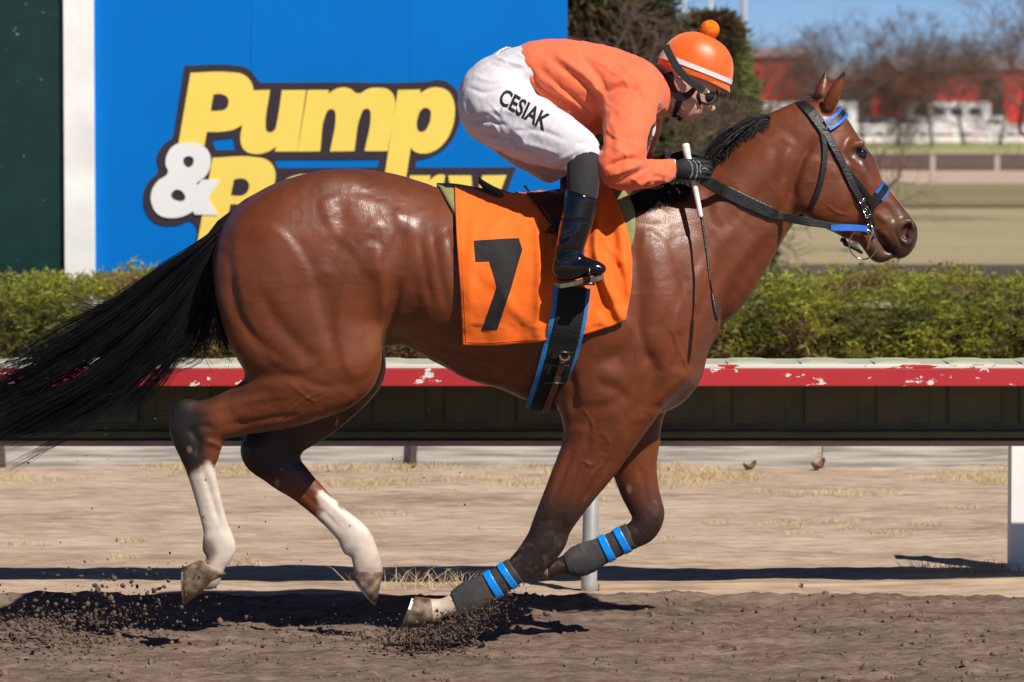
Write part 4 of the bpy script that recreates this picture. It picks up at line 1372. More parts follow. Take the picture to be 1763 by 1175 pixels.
M_BAND = mat_bandage()
M_TAPE = mat_plain('glossy_blue_tape', (.003, .27, .86), rough=.28, spec=.6, scale=50, var=.12, bump=.25, bscale=90)


def sleeve(rows, sub, name, mat, parent, n=30, wr=0.0, phase=0.0, cap=True, freq=900.):
    r = catmull(rows, sub); X = W(r[:, 0], r[:, 1], r[:, 4]); T = np.gradient(X, axis=0); T /= np.linalg.norm(T, axis=1, keepdims=True)
    V = []
    for i in range(len(X)):
        sd_ = np.cross(T[i], [0, 1, 0]); sd_ /= np.linalg.norm(sd_)
        for k in range(n):
            a_ = 2 * math.pi * k / n
            w = 1 + wr * math.sin(i * 1.9 + a_ * 1.0 + phase + math.sin(i * .7)) * (.6 + .4 * math.sin(a_ * 2 + i * .31))
            V.append(X[i] + (sd_ * math.cos(a_) * r[i, 2] * pp + np.array([0, 1, 0]) * math.sin(a_) * r[i, 3]) * w)
    F = [(i * n + k, i * n + (k + 1) % n, (i + 1) * n + (k + 1) % n, (i + 1) * n + k) for i in range(len(X) - 1) for k in range(n)]
    if cap: F += [tuple(range(n))[::-1], tuple((len(X) - 1) * n + k for k in range(n))]
    return MB().add(V, F).build(name, mat, parent, True)


def bandage(rows, t1, t2, label, loc):
    b_ = empty('leg_bandage', loc); tag(b_, label, 'bandage', 'leg bandages')
    sleeve(rows, 7, 'wrap', M_BAND, b_, wr=.022)
    r = np.array(rows, float)
    def at(t): return [np.interp(t, np.linspace(0, 1, len(r)), r[:, k]) for k in range(5)]
    for t in (t1, t2):
        sg = []
        for q in np.linspace(t - .045, t + .045, 4):
            a_ = at(q); a_[2] += 1.6; a_[3] += .003; sg.append(a_)
        sleeve(sg, 2, 'tape', M_TAPE, b_, wr=.006)
    return b_


bandage([(888, 982, 24, .029, Y3 + .01), (866, 997, 24, .028, Y3 + .01), (840, 1012, 25, .028, Y3 + .01), (815, 1025, 28, .032, Y3 + .01), (800, 1034, 28, .033, Y3 + .01), (786, 1041, 24, .031, Y3 + .01)], .13, .33,
        'grey leg bandage with blue tape on the foreleg striking the dirt', W(840, 1050, Y3).tolist())
bandage([(1088, 922, 24, .031, Y4), (1062, 936, 23, .028, Y4), (1035, 949, 24, .028, Y4), (1010, 961, 28, .033, Y4), (992, 968, 27, .033, Y4), (976, 974, 20, .030, Y4)], .13, .33,
        'grey leg bandage with blue tape on the folded far foreleg', W(1030, 990, Y4).tolist())
# ================================================================== the rider
rider = empty('person', W(955, 335, YC).tolist())
tag(rider, 'jockey in orange jacket, white breeches and black boots crouching on the horse', 'person')


def wrinkle(V, N_, lines, yr=None, fine=0.0, fs=30, seed=1):
    x, y = PX(V); q = np.stack([x, y], 1); d_ = np.zeros(len(V))
    for ln, w, h in lines:
        d, t = seg_dist(q, catmull(ln, 5))
        g = np.exp(-(d / w) ** 2) * np.clip(np.sin(np.pi * np.clip(t, .02, .98)) * 1.5, 0, 1)
        if yr is not None: g = g * ((V[:, 1] > yr[0]) & (V[:, 1] < yr[1]))
        d_ += g * h * .0016
    if fine:
        d_ += (fbm(V * fs, 3, seed) - .5) * fine
        c, s = .8, .6
        q3 = np.stack([(V[:, 0] * c - V[:, 2] * s) * fs * .55, V[:, 1] * fs * .9, (V[:, 0] * s + V[:, 2] * c) * fs * 1.6], 1)
        q3 += (fbm(V * fs * .5, 2, 77)[:, None] - .5) * 2.0
        d_ += ((1 - np.abs(2 * vnoise(q3, 5) - 1)) ** 4 - .2) * fine * .55 * smoothstep(.35, .6, fbm(V * fs * .35, 2, 66))
    return V + N_ * d_[:, None]


def soft(name, parts, vs, mat, parent, lines=(), yr=None, fine=0.0, fs=30, cuts=(), subs=(), it=2, rnd=False):
    X_, A_, B_ = [], [], []
    lims = []
    for rows, k in parts:
        X, a, b = limb(rows); lims.append((X, a, b, k))
    lo = np.min([(X - np.maximum(a, b)[:, None]).min(0) for X, a, b, k in lims], 0) - .02
    hi = np.max([(X + np.maximum(a, b)[:, None]).max(0) for X, a, b, k in lims], 0) + .02
    f = Field(lo, hi, vs)
    for X, a, b, k in lims: f.add(X, a, b, k, rnd=rnd)
    for rows, k in subs:
        X, a, b = limb(rows); f.add(X, a, b, k, 'sub')
    for p, n_ in cuts: f.halfspace(p, n_, .008)
    V, Q = f.mesh(it)
    N_ = normals(V, Q)
    V = wrinkle(V, N_, lines, yr, fine, fs)
    me = mesh_np(name, V, Q)
    o = link(name, me, mat, parent)
    return o, V, Q


def bvh_of(V, Q): return BVHTree.FromPolygons([tuple(v) for v in V], [tuple(q) for q in Q.tolist()])


def side(rows, s):
    """Move rows given for the near side to side s (offsets from the mid-plane)."""
    r = np.array(rows, float); r[:, 4] = YC + s * r[:, 4]
    return r


M_JACKET = mat_cloth('orange_silk_jacket', (.80, .155, .062), .66, .25, 300, .12)
M_WHITE = mat_cloth('white_breeches', (.64, .62, .67), .68, .1, 350, .1, .03)
M_SKIN = mat_plain('skin', (.68, .40, .30), rough=.5, spec=.35, scale=25, var=.16, bump=.05, bscale=200)
M_SKIN.node_tree.nodes['Principled BSDF'].inputs['Subsurface Weight'].default_value = .08
M_SKIN.node_tree.nodes['Principled BSDF'].inputs['Subsurface Radius'].default_value = (.01, .004, .002)
M_SOCK = mat_cloth('charcoal_stretch_sock', (.028, .026, .030), .8, .1, 300, .1)
M_BOOT = mat_plain('patent_black_boot', (.004, .0045, .006), rough=.15, spec=.5, scale=15, var=.3, coat=.5)
M_BOOTSOLE = mat_plain('boot_sole', (.11, .105, .095), rough=.55, scale=50, var=.3)
M_GLOVE = mat_plain('black_glove_fabric', (.010, .012, .017), rough=.6, scale=60, var=.3, bump=.3, bscale=300)
M_GREY = mat_plain('grey_glove_trim', (.22, .25, .27), rough=.5, scale=60, var=.2)
M_BLACK = mat_plain('black_strap_webbing', (.010, .010, .011), rough=.6, scale=60, var=.3, bump=.3, bscale=220)

# head, neck and shoulders: one surface
HYC = YC - .005
face = [
    ([(1192, 112, 52, .082, HYC), (1200, 135, 46, .078, HYC), (1200, 158, 34, .070, HYC)], .02),
    ([(1196, 160, 30, .068, HYC), (1188, 182, 25, .058, HYC), (1183, 196, 15, .038, HYC)], .02),
    ([(1172, 168, 16, .064, HYC), (1176, 186, 14, .057, HYC), (1182, 199, 11, .028, HYC)], .015),
    ([(1198, 190, 13, .030, HYC), (1201, 196, 10, .024, HYC)], .012),
    ([(1183, 203, 8.5, .018, HYC)], .012),
    ([(1203, 198.5, 4.5, .020, HYC), (1207, 196, 3.2, .014, HYC)], .005),
    ([(1199, 204, 4.2, .018, HYC), (1203, 203, 3.0, .013, HYC)], .005),
    ([(1222, 158, 9, .018, HYC), (1225, 174, 7, .011, HYC), (1224, 186, 6.5, .012, HYC)], .010),
    ([(1225, 187, 5.6, .012, HYC)], .008),
    ([(1213, 172, 12, .032, HYC), (1213, 183, 10, .028, HYC), (1210, 193, 8, .024, HYC)], .012),
    ([(1216, 190, 4.0, .017, HYC)], .006),
    ([(1226, 148, 10, .045, HYC), (1216, 152, 12, .06, HYC)], .012),
    ([(1204, 176, 12, .022, HYC - .032), (1198, 186, 10, .016, HYC - .030)], .015),
    ([(1204, 176, 12, .022, HYC + .032), (1198, 186, 10, .016, HYC + .030)], .015),
    ([(1178, 150, 36, .056, HYC), (1155, 163, 32, .054, HYC), (1125, 170, 36, .064, HYC), (1085, 165, 48, .12, HYC)], .03),
]
for s in (-1, 1):
    face.append(([(1171, 138, 7, .010, HYC + s * .077), (1175, 146, 8.5, .010, HYC + s * .078), (1175, 156, 5, .008, HYC + s * .075)], .006))
    face.append(([(1164, 134, 2.5, .006, HYC + s * .084), (1163, 143, 2.5, .006, HYC + s * .084), (1169, 156, 2.5, .006, HYC + s * .080)], .004))
subs = []
for s in (-1, 1):
    subs.append(([(1176, 143, 4.0, .007, HYC + s * .090), (1176, 150, 3.0, .007, HYC + s * .089)], .004))
    subs.append(([(1217, 194.5, 2.0, .004, HYC + s * .010)], .003))
bd, BV, BQ = soft('body', face, .003, M_SKIN, rider, lines=[([(1194, 203), (1201, 200.5), (1208, 199.5)], 1.5, -2.5), ([(1196, 175), (1203, 186), (1200, 193)], 2.5, -2.2), ([(1140, 150), (1146, 170), (1152, 190)], 3, -3), ([(1152, 150), (1156, 172), (1160, 192)], 3, 2.5), ([(1130, 165), (1136, 180), (1140, 194)], 3, -2)], fine=.0012, fs=60, subs=subs)
FBVH = bvh_of(BV, BQ)

# jacket
tors = [([(925, 122, 52, .145, YC), (960, 128, 60, .16, YC), (1000, 137, 66, .175, YC), (1050, 150, 66, .19, YC), (1090, 158, 58, .185, YC), (1112, 162, 47, .14, YC), (1128, 162, 38, .085, YC), (1136, 163, 36, .078, YC)], .01)]
tors.append(([(945, 145, 38, .135, YC), (985, 166, 44, .15, YC), (1022, 184, 48, .15, YC), (1050, 190, 50, .15, YC)], .03))
for s in (-1, 1):
    arm = side([(1078, 160, 46, .07, .12), (1082, 190, 48, .062, .20), (1079, 228, 45, .055, .275), (1071, 262, 40, .052, .32), (1068, 286, 37, .050, .335), (1078, 296, 29, .046, .33)], s)
    fore = side([(1064, 290, 33, .048, .335), (1085, 298, 27, .044, .32), (1110, 300, 24, .040, .28), (1135, 296, 22, .037, .225), (1154, 292, 18, .033, .185)], s)
    if s > 0:
        for q in (arm, fore): q[:, 0] += 14; q[:, 1] -= 6
    tors += [(arm, .035), (fore, .02)]
JL = [([(905, 105), (930, 150), (985, 185), (1030, 225)], 4, -6), ([(920, 165), (970, 192), (1020, 225)], 5, 6), ([(925, 110), (960, 150), (1000, 175)], 7, -5), ([(940, 95), (985, 130), (1025, 165), (1040, 200)], 7, -6),
      ([(955, 95), (1000, 125), (1040, 160)], 6, 5), ([(1000, 95), (1030, 130), (1045, 165)], 6, -4), ([(1036, 160), (1050, 145), (1080, 142), (1105, 152), (1122, 180)], 5, 4), ([(1036, 172), (1046, 158), (1075, 150), (1102, 162), (1116, 190)], 4, -6),
      ([(1034, 170), (1031, 220), (1034, 270)], 7, -10), ([(1040, 230), (1070, 240), (1100, 235)], 7, -3), ([(1040, 290), (1075, 275), (1105, 275)], 5, -8), ([(1045, 305), (1080, 292), (1112, 280)], 5, 6), ([(1060, 318), (1095, 300), (1125, 283)], 4, -5),
      ([(1090, 320), (1115, 310), (1138, 290)], 4, 4), ([(1120, 315), (1128, 300), (1130, 280)], 4, -5), ([(1142, 312), (1144, 295), (1143, 280)], 3, 4), ([(1150, 280), (1154, 295), (1152, 310)], 3, -3),
      ([(1050, 200), (1062, 240), (1060, 270)], 7, 4), ([(1095, 120), (1110, 145), (1118, 175)], 5, -4), ([(1122, 118), (1132, 150), (1126, 190)], 5, 5), ([(1070, 100), (1090, 120), (1100, 145)], 7, -3), ([(1015, 140), (1035, 165), (1038, 200)], 6, 5),
      ([(975, 160), (1005, 185), (1025, 205)], 4, -5), ([(940, 135), (965, 160), (990, 180)], 4, 4)]
h1, h2 = W(880, 92, YC), W(932, 174, YC)
hd = h2 - h1
jk, JV, JQ = soft('jacket', tors, .0048, M_JACKET, rider, JL, None, .012, 17, cuts=[((h1 + h2) / 2, (-abs(hd[2]), 0, -abs(hd[0])))], it=2)
JBVH = bvh_of(JV, JQ)
M_PRINTW = mat_cloth('white_print', (.7, .7, .7)); M_PRINTB = mat_cloth('black_print', (.012, .012, .012))
arm_patch = patch('sleeve_patch', [[(1124, 208), (1116, 218), (1110, 235), (1108, 252), (1110, 266), (1116, 260), (1122, 240), (1126, 220)]], JBVH, .0015, M_PRINTB, jk, 6)
patch('sleeve_figure', [[(1123, 216), (1118, 222), (1116, 232), (1120, 234), (1123, 224)]], JBVH, .003, M_PRINTW, arm_patch, 6)
patch('sleeve_figure', [[(1115, 250), (1111, 260), (1114, 262), (1118, 252)]], JBVH, .003, M_PRINTW, arm_patch, 6)

# breeches
legs = [([(915, 122, 46, .135, YC), (880, 138, 52, .15, YC), (855, 165, 64, .165, YC), (853, 188, 62, .165, YC)], .01)]
nl = side([(852, 180, 62, .11, .09), (885, 208, 60, .105, .13), (925, 228, 55, .095, .20), (965, 246, 47, .080, .255), (992, 258, 39, .068, .285), (1005, 269, 33, .058, .30)], -1)
fl = side([(852, 190, 56, .10, .09), (885, 228, 46, .09, .15), (925, 262, 40, .08, .22), (958, 285, 34, .068, .29), (985, 300, 30, .058, .33)], 1)
legs += [(nl, .03), (fl, .03)]
BL = [([(792, 215), (830, 208), (880, 218)], 4, -4), ([(800, 228), (850, 232), (910, 250)], 4, -4), ([(830, 248), (880, 256), (930, 268)], 4, 4), ([(850, 262), (900, 268), (950, 285)], 4, -5), ([(870, 240), (920, 252), (970, 268)], 5, 3.5),
      ([(940, 285), (975, 270), (1010, 250)], 4, 3.5), ([(955, 295), (985, 280), (1015, 262)], 3, -4), ([(975, 300), (985, 285), (990, 268)], 3, 3), ([(990, 250), (1010, 245), (1026, 245)], 4, -3), ([(800, 170), (815, 200), (830, 225)], 4, -4), ([(805, 150), (835, 160), (870, 150)], 4, -3),
      ([(812, 130), (850, 140), (890, 128)], 4, 2.5), ([(838, 108), (870, 118), (905, 118)], 4, -4), ([(850, 98), (880, 108), (905, 112)], 3, 4), ([(820, 195), (860, 190), (900, 200)], 5, 3), ([(880, 225), (930, 225), (980, 245)], 5, -3)]
k1, k2 = W(985, 301, YC - .33), W(1034, 272, YC - .33)
kd = k2 - k1
br, PV, PQ = soft('breeches', legs, .0048, M_WHITE, rider, BL, None, .009, 19, cuts=[((k1 + k2) / 2, (abs(kd[2]), 0, -abs(kd[0])))], it=2)
PBVH = bvh_of(PV, PQ)
# waistband fold standing off the back
strip([W(x, y, YC + dyy) for x, y, dyy in [(838, 112, -.06), (846, 102, -.03), (856, 92, 0), (866, 88, .03), (872, 90, .06)]], [(-.6, -.2, .7)] * 5, .045, .006, 'waistband', M_WHITE, rider)

# name on the thigh
cu = bpy.data.curves.new('name_text', 'FONT'); cu.body = 'CESIAK'; cu.size = 1.0; cu.offset = .026; cu.resolution_u = 3; cu.space_character = .98
to = bpy.data.objects.new('name_text', cu); COL.objects.link(to)
dg = bpy.context.evaluated_depsgraph_get()
tm = bpy.data.meshes.new_from_object(to.evaluated_get(dg))
bpy.data.objects.remove(to)
bm = bmesh.new(); bm.from_mesh(tm)
bmesh.ops.triangulate(bm, faces=bm.faces[:])
for _ in range(4):
    es = [e for e in bm.edges if e.calc_length() > .16]
    if not es: break
    bmesh.ops.subdivide_edges(bm, edges=es, cuts=1); bmesh.ops.triangulate(bm, faces=[f for f in bm.faces if len(f.verts) > 3])
xs = [v.co.x for v in bm.verts]; x0, x1 = min(xs), max(xs)
ang = R(31)
for v in bm.verts:
    u = (v.co.x - x0) / (x1 - x0) * 93; w = v.co.y / .72 * 30
    X_, Y_ = 857 + u * math.cos(ang) + w * math.sin(ang) * .75, 177 + u * math.sin(ang) - w * math.cos(ang)
    p = W(X_, Y_, YC - .1)
    h, n, _, _ = PBVH.ray_cast(Vector((p[0], -1.2, p[2])), Vector((0, 1, 0)), 2)
    if h is None: h, n, _, _ = PBVH.find_nearest(Vector(p))
    v.co = h + n * .0016
me = bpy.data.meshes.new('name_lettering'); bm.to_mesh(me); bm.free()
link('name_lettering', me, M_PRINTB, br)

# socks and boots
for s in (-1, 1):
    dx = 0 if s < 0 else -12; dyp = 0 if s < 0 else 22
    sk = side([(1007 + dx, 268 + dyp, 30, .054, .30), (1006 + dx, 295 + dyp, 30, .054, .325), (1003 + dx, 330 + dyp, 27, .050, .345), (1000 + dx, 350 + dyp, 26, .049, .35)], s)
    soft('sock', [(sk, .01)], .0055, M_SOCK, rider, fine=.003, fs=22)
    bt = side([(1002 + dx, 338 + dyp, 29, .054, .35), (1000 + dx, 350 + dyp, 29.5, .055, .35), (992 + dx, 385 + dyp, 28, .054, .352), (984 + dx, 415 + dyp, 25.5, .050, .354), (979 + dx, 438 + dyp, 24, .046, .354), (976 + dx, 455 + dyp, 23, .044, .354)], s)
    ft = side([(969 + dx, 466 + dyp, 18, .036, .354), (985 + dx, 463 + dyp, 20, .038, .36), (1003 + dx, 460 + dyp, 18, .042, .368), (1022 + dx, 461 + dyp, 14, .042, .375), (1034 + dx, 463 + dyp, 10, .034, .38)], s)
    t1, t2 = W(974 + dx, 322 + dyp, YC), W(1031 + dx, 341 + dyp, YC)
    td = t2 - t1
    s1, s2 = W(950 + dx, 487 + dyp, YC), W(1037 + dx, 470 + dyp, YC); sd2 = s2 - s1
    BTL = [([(955, 440), (975, 432), (1000, 430)], 3.5, -2.5), ([(962, 428), (975, 418), (992, 400), (994, 385)], 6, 2), ([(958, 405), (972, 412), (985, 402)], 7, -2), ([(955, 450), (980, 444), (1008, 440)], 3, 2), ([(962, 375), (985, 377), (1018, 384)], 1.6, -2.2)] if s < 0 else ()
    o, _, _ = soft('boot', [(bt, .01), (ft, .02)], .0042, M_BOOT, rider, BTL, fine=.0004, fs=24, cuts=[((t1 + t2) / 2, (-td[2], 0, abs(td[0]))), ((s1 + s2) / 2 + np.array([0, 0, .006]), (sd2[2], 0, -abs(sd2[0])))])
    # sole
    sl = []
    c = []
    for x, y, w in [(952, 484, .020), (962, 486, .032), (985, 482, .030), (1003, 477, .036), (1024, 473, .040), (1036, 470, .026)]:
        c.append((W(x + dx, y + dyp, YC)[0], W(x + dx, y + dyp, YC)[2], w))
    V, F = [], []
    for i, (x, z, w) in enumerate(c):
        yc = YC + s * (.354 + .004 * i)
        V += [(x, yc - w, z + .008), (x, yc + w, z + .008), (x, yc + w, z - .006), (x, yc - w, z - .006)]
    for i in range(len(c) - 1):
        for k in range(4): F.append((i * 4 + k, i * 4 + (k + 1) % 4, (i + 1) * 4 + (k + 1) % 4, (i + 1) * 4 + k))
    F += [(3, 2, 1, 0), tuple((len(c) - 1) * 4 + k for k in range(4))]
    MB().add(V, F).build('sole', M_BOOTSOLE, o, False, .002)
    # stirrup iron round the foot
    yc = YC + s * .372
    c0 = W(1014 + dx, 468 + dyp, yc)
    ir = [c0 + np.array([0, s * .046 * math.sin(a_) * -1, .034 * math.cos(a_) - .006]) for a_ in np.linspace(0, 2 * math.pi, 25)]
    mb = MB(); mb.tube(ir, .005, 8, False); mb.box(c0 + np.array([0, 0, -.040]), (.040, .085, .010))
    mb.build('stirrup_iron', M_IRON, saddle, True)

# gloves: each a fist closed on the reins, back of the hand outwards
for s in (-1, 1):
    ox, oy = (0, 0) if s < 0 else (-6, -12)
    yb = lambda d_: d_ if s < 0 else 2 * YC - d_          # mirror in the horse's mid-plane
    parts = [([(1155 + ox, 292 + oy, 15.5, .027, yb(-.052)), (1166 + ox, 292 + oy, 16, .024, yb(-.058)), (1182 + ox, 292 + oy, 18, .020, yb(-.066)), (1200 + ox, 293 + oy, 18, .017, yb(-.066))], .01)]
    for k, (dy_, ln) in enumerate([(-13, 0), (-4.5, 3), (4, 2), (12, -2)]):
        r0 = 4.9 - .25 * k
        parts.append(([(1186 + ox, 292 + dy_ * .9 + oy, r0, .010, yb(-.070)), (1206 + ln + ox, 293 + dy_ + oy, r0 + .5, .0105, yb(-.072)), (1217 + ln + ox, 294 + dy_ + oy, r0, .0095, yb(-.060)), (1220 + ln + ox, 295 + dy_ + oy, r0, .0095, yb(-.044)), (1213 + ln + ox, 296 + dy_ + oy, r0 - .3, .009, yb(-.030)), (1201 + ox, 296 + dy_ + oy, r0 - .5, .0085, yb(-.026))], .004))
    parts.append(([(1168 + ox, 284 + oy, 8, .014, yb(-.035)), (1184 + ox, 277 + oy, 6, .012, yb(-.022)), (1198 + ox, 277 + oy, 5.4, .0105, yb(-.016)), (1210 + ox, 281 + oy, 4.6, .009, yb(-.026))], .006))
    parts = [(np.array(p, float), k) for p, k in parts]
    X_ = []
    g, GV, GQ = soft('glove', parts, .0024, M_GLOVE, rider, fine=.0015, fs=50, rnd=True)
    if s < 0:
        GB = bvh_of(GV, GQ)
        for ln, w in [([(1184, 276), (1190, 282), (1192, 296), (1188, 308)], 2.2), ([(1193, 276), (1199, 284), (1200, 298), (1196, 309)], 2.2), ([(1200, 277), (1206, 283), (1205, 290), (1206, 300)], 2.0), ([(1208, 291), (1214, 290), (1220, 294)], 2.0)]:
            pts = []
            for x, y in catmull(ln, 6):
                p = W(x, y, -.07); h, n, _, _ = GB.ray_cast(Vector((p[0], -1, p[2])), Vector((0, 1, 0)), 1.2)
                if h is not None: pts.append(np.array(h))
            if len(pts) > 2: strip(pts, [(0, -1, .05)] * len(pts), w * pp, .0015, 'trim', M_GREY, g)
    cuff = [(1150 + ox, 292 + oy, 18.0, .030, yb(-.052)), (1157 + ox, 292 + oy, 17.5, .029, yb(-.053)), (1163 + ox, 292 + oy, 17, .0275, yb(-.055))]
    sleeve(cuff, 3, 'shirt_cuff', M_WHITE, rider, 24)

# helmet with its silk cover -------------------------------------------------
helmet = empty('helmet', W(1197, 132, HYC).tolist())
helmet.parent = rider; helmet.matrix_parent_inverse = Matrix.Translation(rider.location).inverted()
def mat_satin():
    m, N, L, p = new_mat('orange_satin')
    p.inputs['Base Color'].default_value = (.92, .125, .006, 1)
    at = N.new('ShaderNodeTexCoord'); nz_ = N.new('ShaderNodeTexNoise'); nz_.inputs['Scale'].default_value = 8; nz_.inputs['Detail'].default_value = 3
    L.new(at.outputs['Object'], nz_.inputs['Vector'])
    cr = N.new('ShaderNodeValToRGB'); cr.color_ramp.elements[0].color = (.82, .088, .004, 1); cr.color_ramp.elements[1].color = (.95, .17, .010, 1)
    L.new(nz_.outputs['Fac'], cr.inputs[0]); L.new(cr.outputs[0], p.inputs['Base Color'])
    n2 = N.new('ShaderNodeTexNoise'); n2.inputs['Scale'].default_value = 260
    L.new(at.outputs['Object'], n2.inputs['Vector'])
    b_ = N.new('ShaderNodeBump'); b_.inputs['Strength'].default_value = .15; b_.inputs['Distance'].default_value = .003
    L.new(n2.outputs['Fac'], b_.inputs['Height']); L.new(b_.outputs[0], p.inputs['Normal'])
    p.inputs['Roughness'].default_value = .40; p.inputs['Sheen Weight'].default_value = .4
    return m
M_SATIN = mat_satin()
M_POM = mat_plain('orange_wool', (.92, .19, .004), rough=.9, scale=60, var=.2, bump=.6, bscale=220)
M_REFL = mat_plain('pale_reflective_band', (.78, .72, .76), rough=.5, scale=80, var=.06)
hu = np.array([.912, 0, -.41]); hu /= np.linalg.norm(hu)
hn = np.array([-hu[2], 0, hu[0]]); hw = np.array([0, 1.0, 0])
hc = W(1197, 122, HYC)


def dome(t, f, grow=0.0):
    """A point of the helmet; t from rim (0) to crown (1), f round it (0 = front)."""
    L_, W_, H_ = 66 * pp + grow, .099 + grow, 66 * pp + grow
    g = math.cos(t * math.pi / 2) ** .82; h_ = math.copysign(abs(math.sin(t * math.pi / 2)) ** .95, t)
    seam = 1 - .012 * (1 - min(1, abs(math.sin(3 * f)) * 3.0)) * min(1, t * 4)
    cx = math.cos(f); sx = math.sin(f)
    skirt = 0.0
    if t < 0:
        skirt = -t / .06 * (.017 - .011 * cx); g = 1.0 - .03 * (-t / .06); h_ = 0.0
    q = hc + hu * (L_ * cx * g * seam - .004 * h_) + hw * (W_ * sx * g * seam) + hn * (H_ * h_ - .004 - skirt)
    return q


nf, nt = 96, 26
V = [dome(-.06 + 1.06 * i / (nt - 1) if i < nt - 1 else .9995, 2 * math.pi * k / nf) for i in range(nt) for k in range(nf)]
V = np.array(V); V += (fbm(V * 30, 2, 4) - .5)[:, None] * .002
F = [(i * nf + k, i * nf + (k + 1) % nf, (i + 1) * nf + (k + 1) % nf, (i + 1) * nf + k) for i in range(nt - 1) for k in range(nf)] + [tuple((nt - 1) * nf + k for k in range(nf))]
MB().add(V, F).build('silk_cover', M_SATIN, helmet, True)
# lining disc closes it below
MB().add([dome(-.05, 2 * math.pi * k / nf) * .97 + (hc * .03) for k in range(nf)], [tuple(range(nf))]).build('lining', M_BLACK, helmet)
V, F = [], []
nb_ = 97
for k in range(nb_):
    f = 2 * math.pi * k / (nb_ - 1)
    t0 = .05 + .03 * math.cos(f)
    V += [dome(t0 - .035, f, .0008), dome(t0 - .035, f, .0028), dome(t0 + .035, f, .0028), dome(t0 + .035, f, .0008)]
for k in range(nb_ - 1):
    for q in range(4): F.append((k * 4 + q, k * 4 + (q + 1) % 4, (k + 1) * 4 + (q + 1) % 4, (k + 1) * 4 + q))
MB().add(V, F).build('white_band', M_REFL, helmet, False)
# peak
V, F = [], []
for k in range(25):
    f = R(-66) + R(132) * k / 24
    e = max(0.0, math.cos(f * 1.36)) ** .7
    a0 = dome(0.02, f, -.002); a1 = dome(-.05, f, .0) + hu * .010 * e - hn * (.007 * e + .001)
    V += [a0, a1, a1 - hn * .004, a0 - hn * .005]
for k in range(24):
    for q in range(4): F.append((k * 4 + q, (k + 1) * 4 + q, (k + 1) * 4 + (q + 1) % 4, k * 4 + (q + 1) % 4))
F += [(0, 1, 2, 3), tuple(24 * 4 + q for q in (3, 2, 1, 0))]
MB().add(V, F).build('peak', M_SATIN, helmet, True)
# pompom
bm = bmesh.new(); bmesh.ops.create_icosphere(bm, subdivisions=5, radius=1)
pc = W(1222, 51.5, HYC)
for v in bm.verts:
    n = mnoise.noise(v.co * 9) * .05 + mnoise.noise(v.co * 24) * .05
    v.co = Vector(pc) + v.co * (.0335 * (1 + n))
me = bpy.data.meshes.new('pompom'); bm.to_mesh(me); bm.free()
link('pompom', me, M_POM, helmet)
# skull-cap padding round the ear, chin cup and chin strap
def on_face(x, y, off):
    p = W(x, y, HYC); h, n, _, _ = FBVH.ray_cast(Vector((p[0], -1, p[2])), Vector((0, 1, 0)), 1.3)
    if h is None or h.y > HYC + .02: h, n, _, _ = FBVH.find_nearest(Vector((p[0], HYC - .05, p[2])))
    return np.array(h + n * off), np.array(n)
def face_strip(ln, w, off, th, name, mat, par=helmet, step=3):
    c = catmull(ln, 7); P, N_ = zip(*[on_face(x, y, off) for x, y in c]); P, N_ = np.array(P), np.array(N_)
    for _ in range(3):
        P[1:-1] = .25 * P[:-2] + .5 * P[1:-1] + .25 * P[2:]; N_[1:-1] = .25 * N_[:-2] + .5 * N_[1:-1] + .25 * N_[2:]
    wd = np.interp(np.linspace(0, 1, len(P)), np.linspace(0, 1, len(w)), w) * pp
    o = strip(P, N_, wd, th, name, mat, par)
    me = o.data.copy(); q = np.empty(len(me.vertices) * 3, np.float32); me.vertices.foreach_get('co', q); q = q.reshape(-1, 3); q[:, 1] = 2 * HYC - q[:, 1]
    me.vertices.foreach_set('co', q.ravel()); me.flip_normals(); c2 = o.copy(); c2.data = me; COL.objects.link(c2)
    return o
face_strip([(1150, 126), (1154, 142), (1160, 158), (1167, 166)], [18, 17, 15, 12], .002, .012, 'harness_pad', M_BLACK)
face_strip([(1162, 165), (1172, 168), (1184, 163), (1193, 154), (1198, 146)], [11, 14, 11, 9, 7], .002, .011, 'harness_pad', M_BLACK)
face_strip([(1169, 172), (1166, 185), (1161, 198), (1160, 205)], [11, 9, 8, 10], .003, .008, 'chin_strap', M_BLACK)
face_strip([(1160, 203), (1166, 206), (1172, 204)], [7, 7, 5], .003, .006, 'chin_strap', M_BLACK)
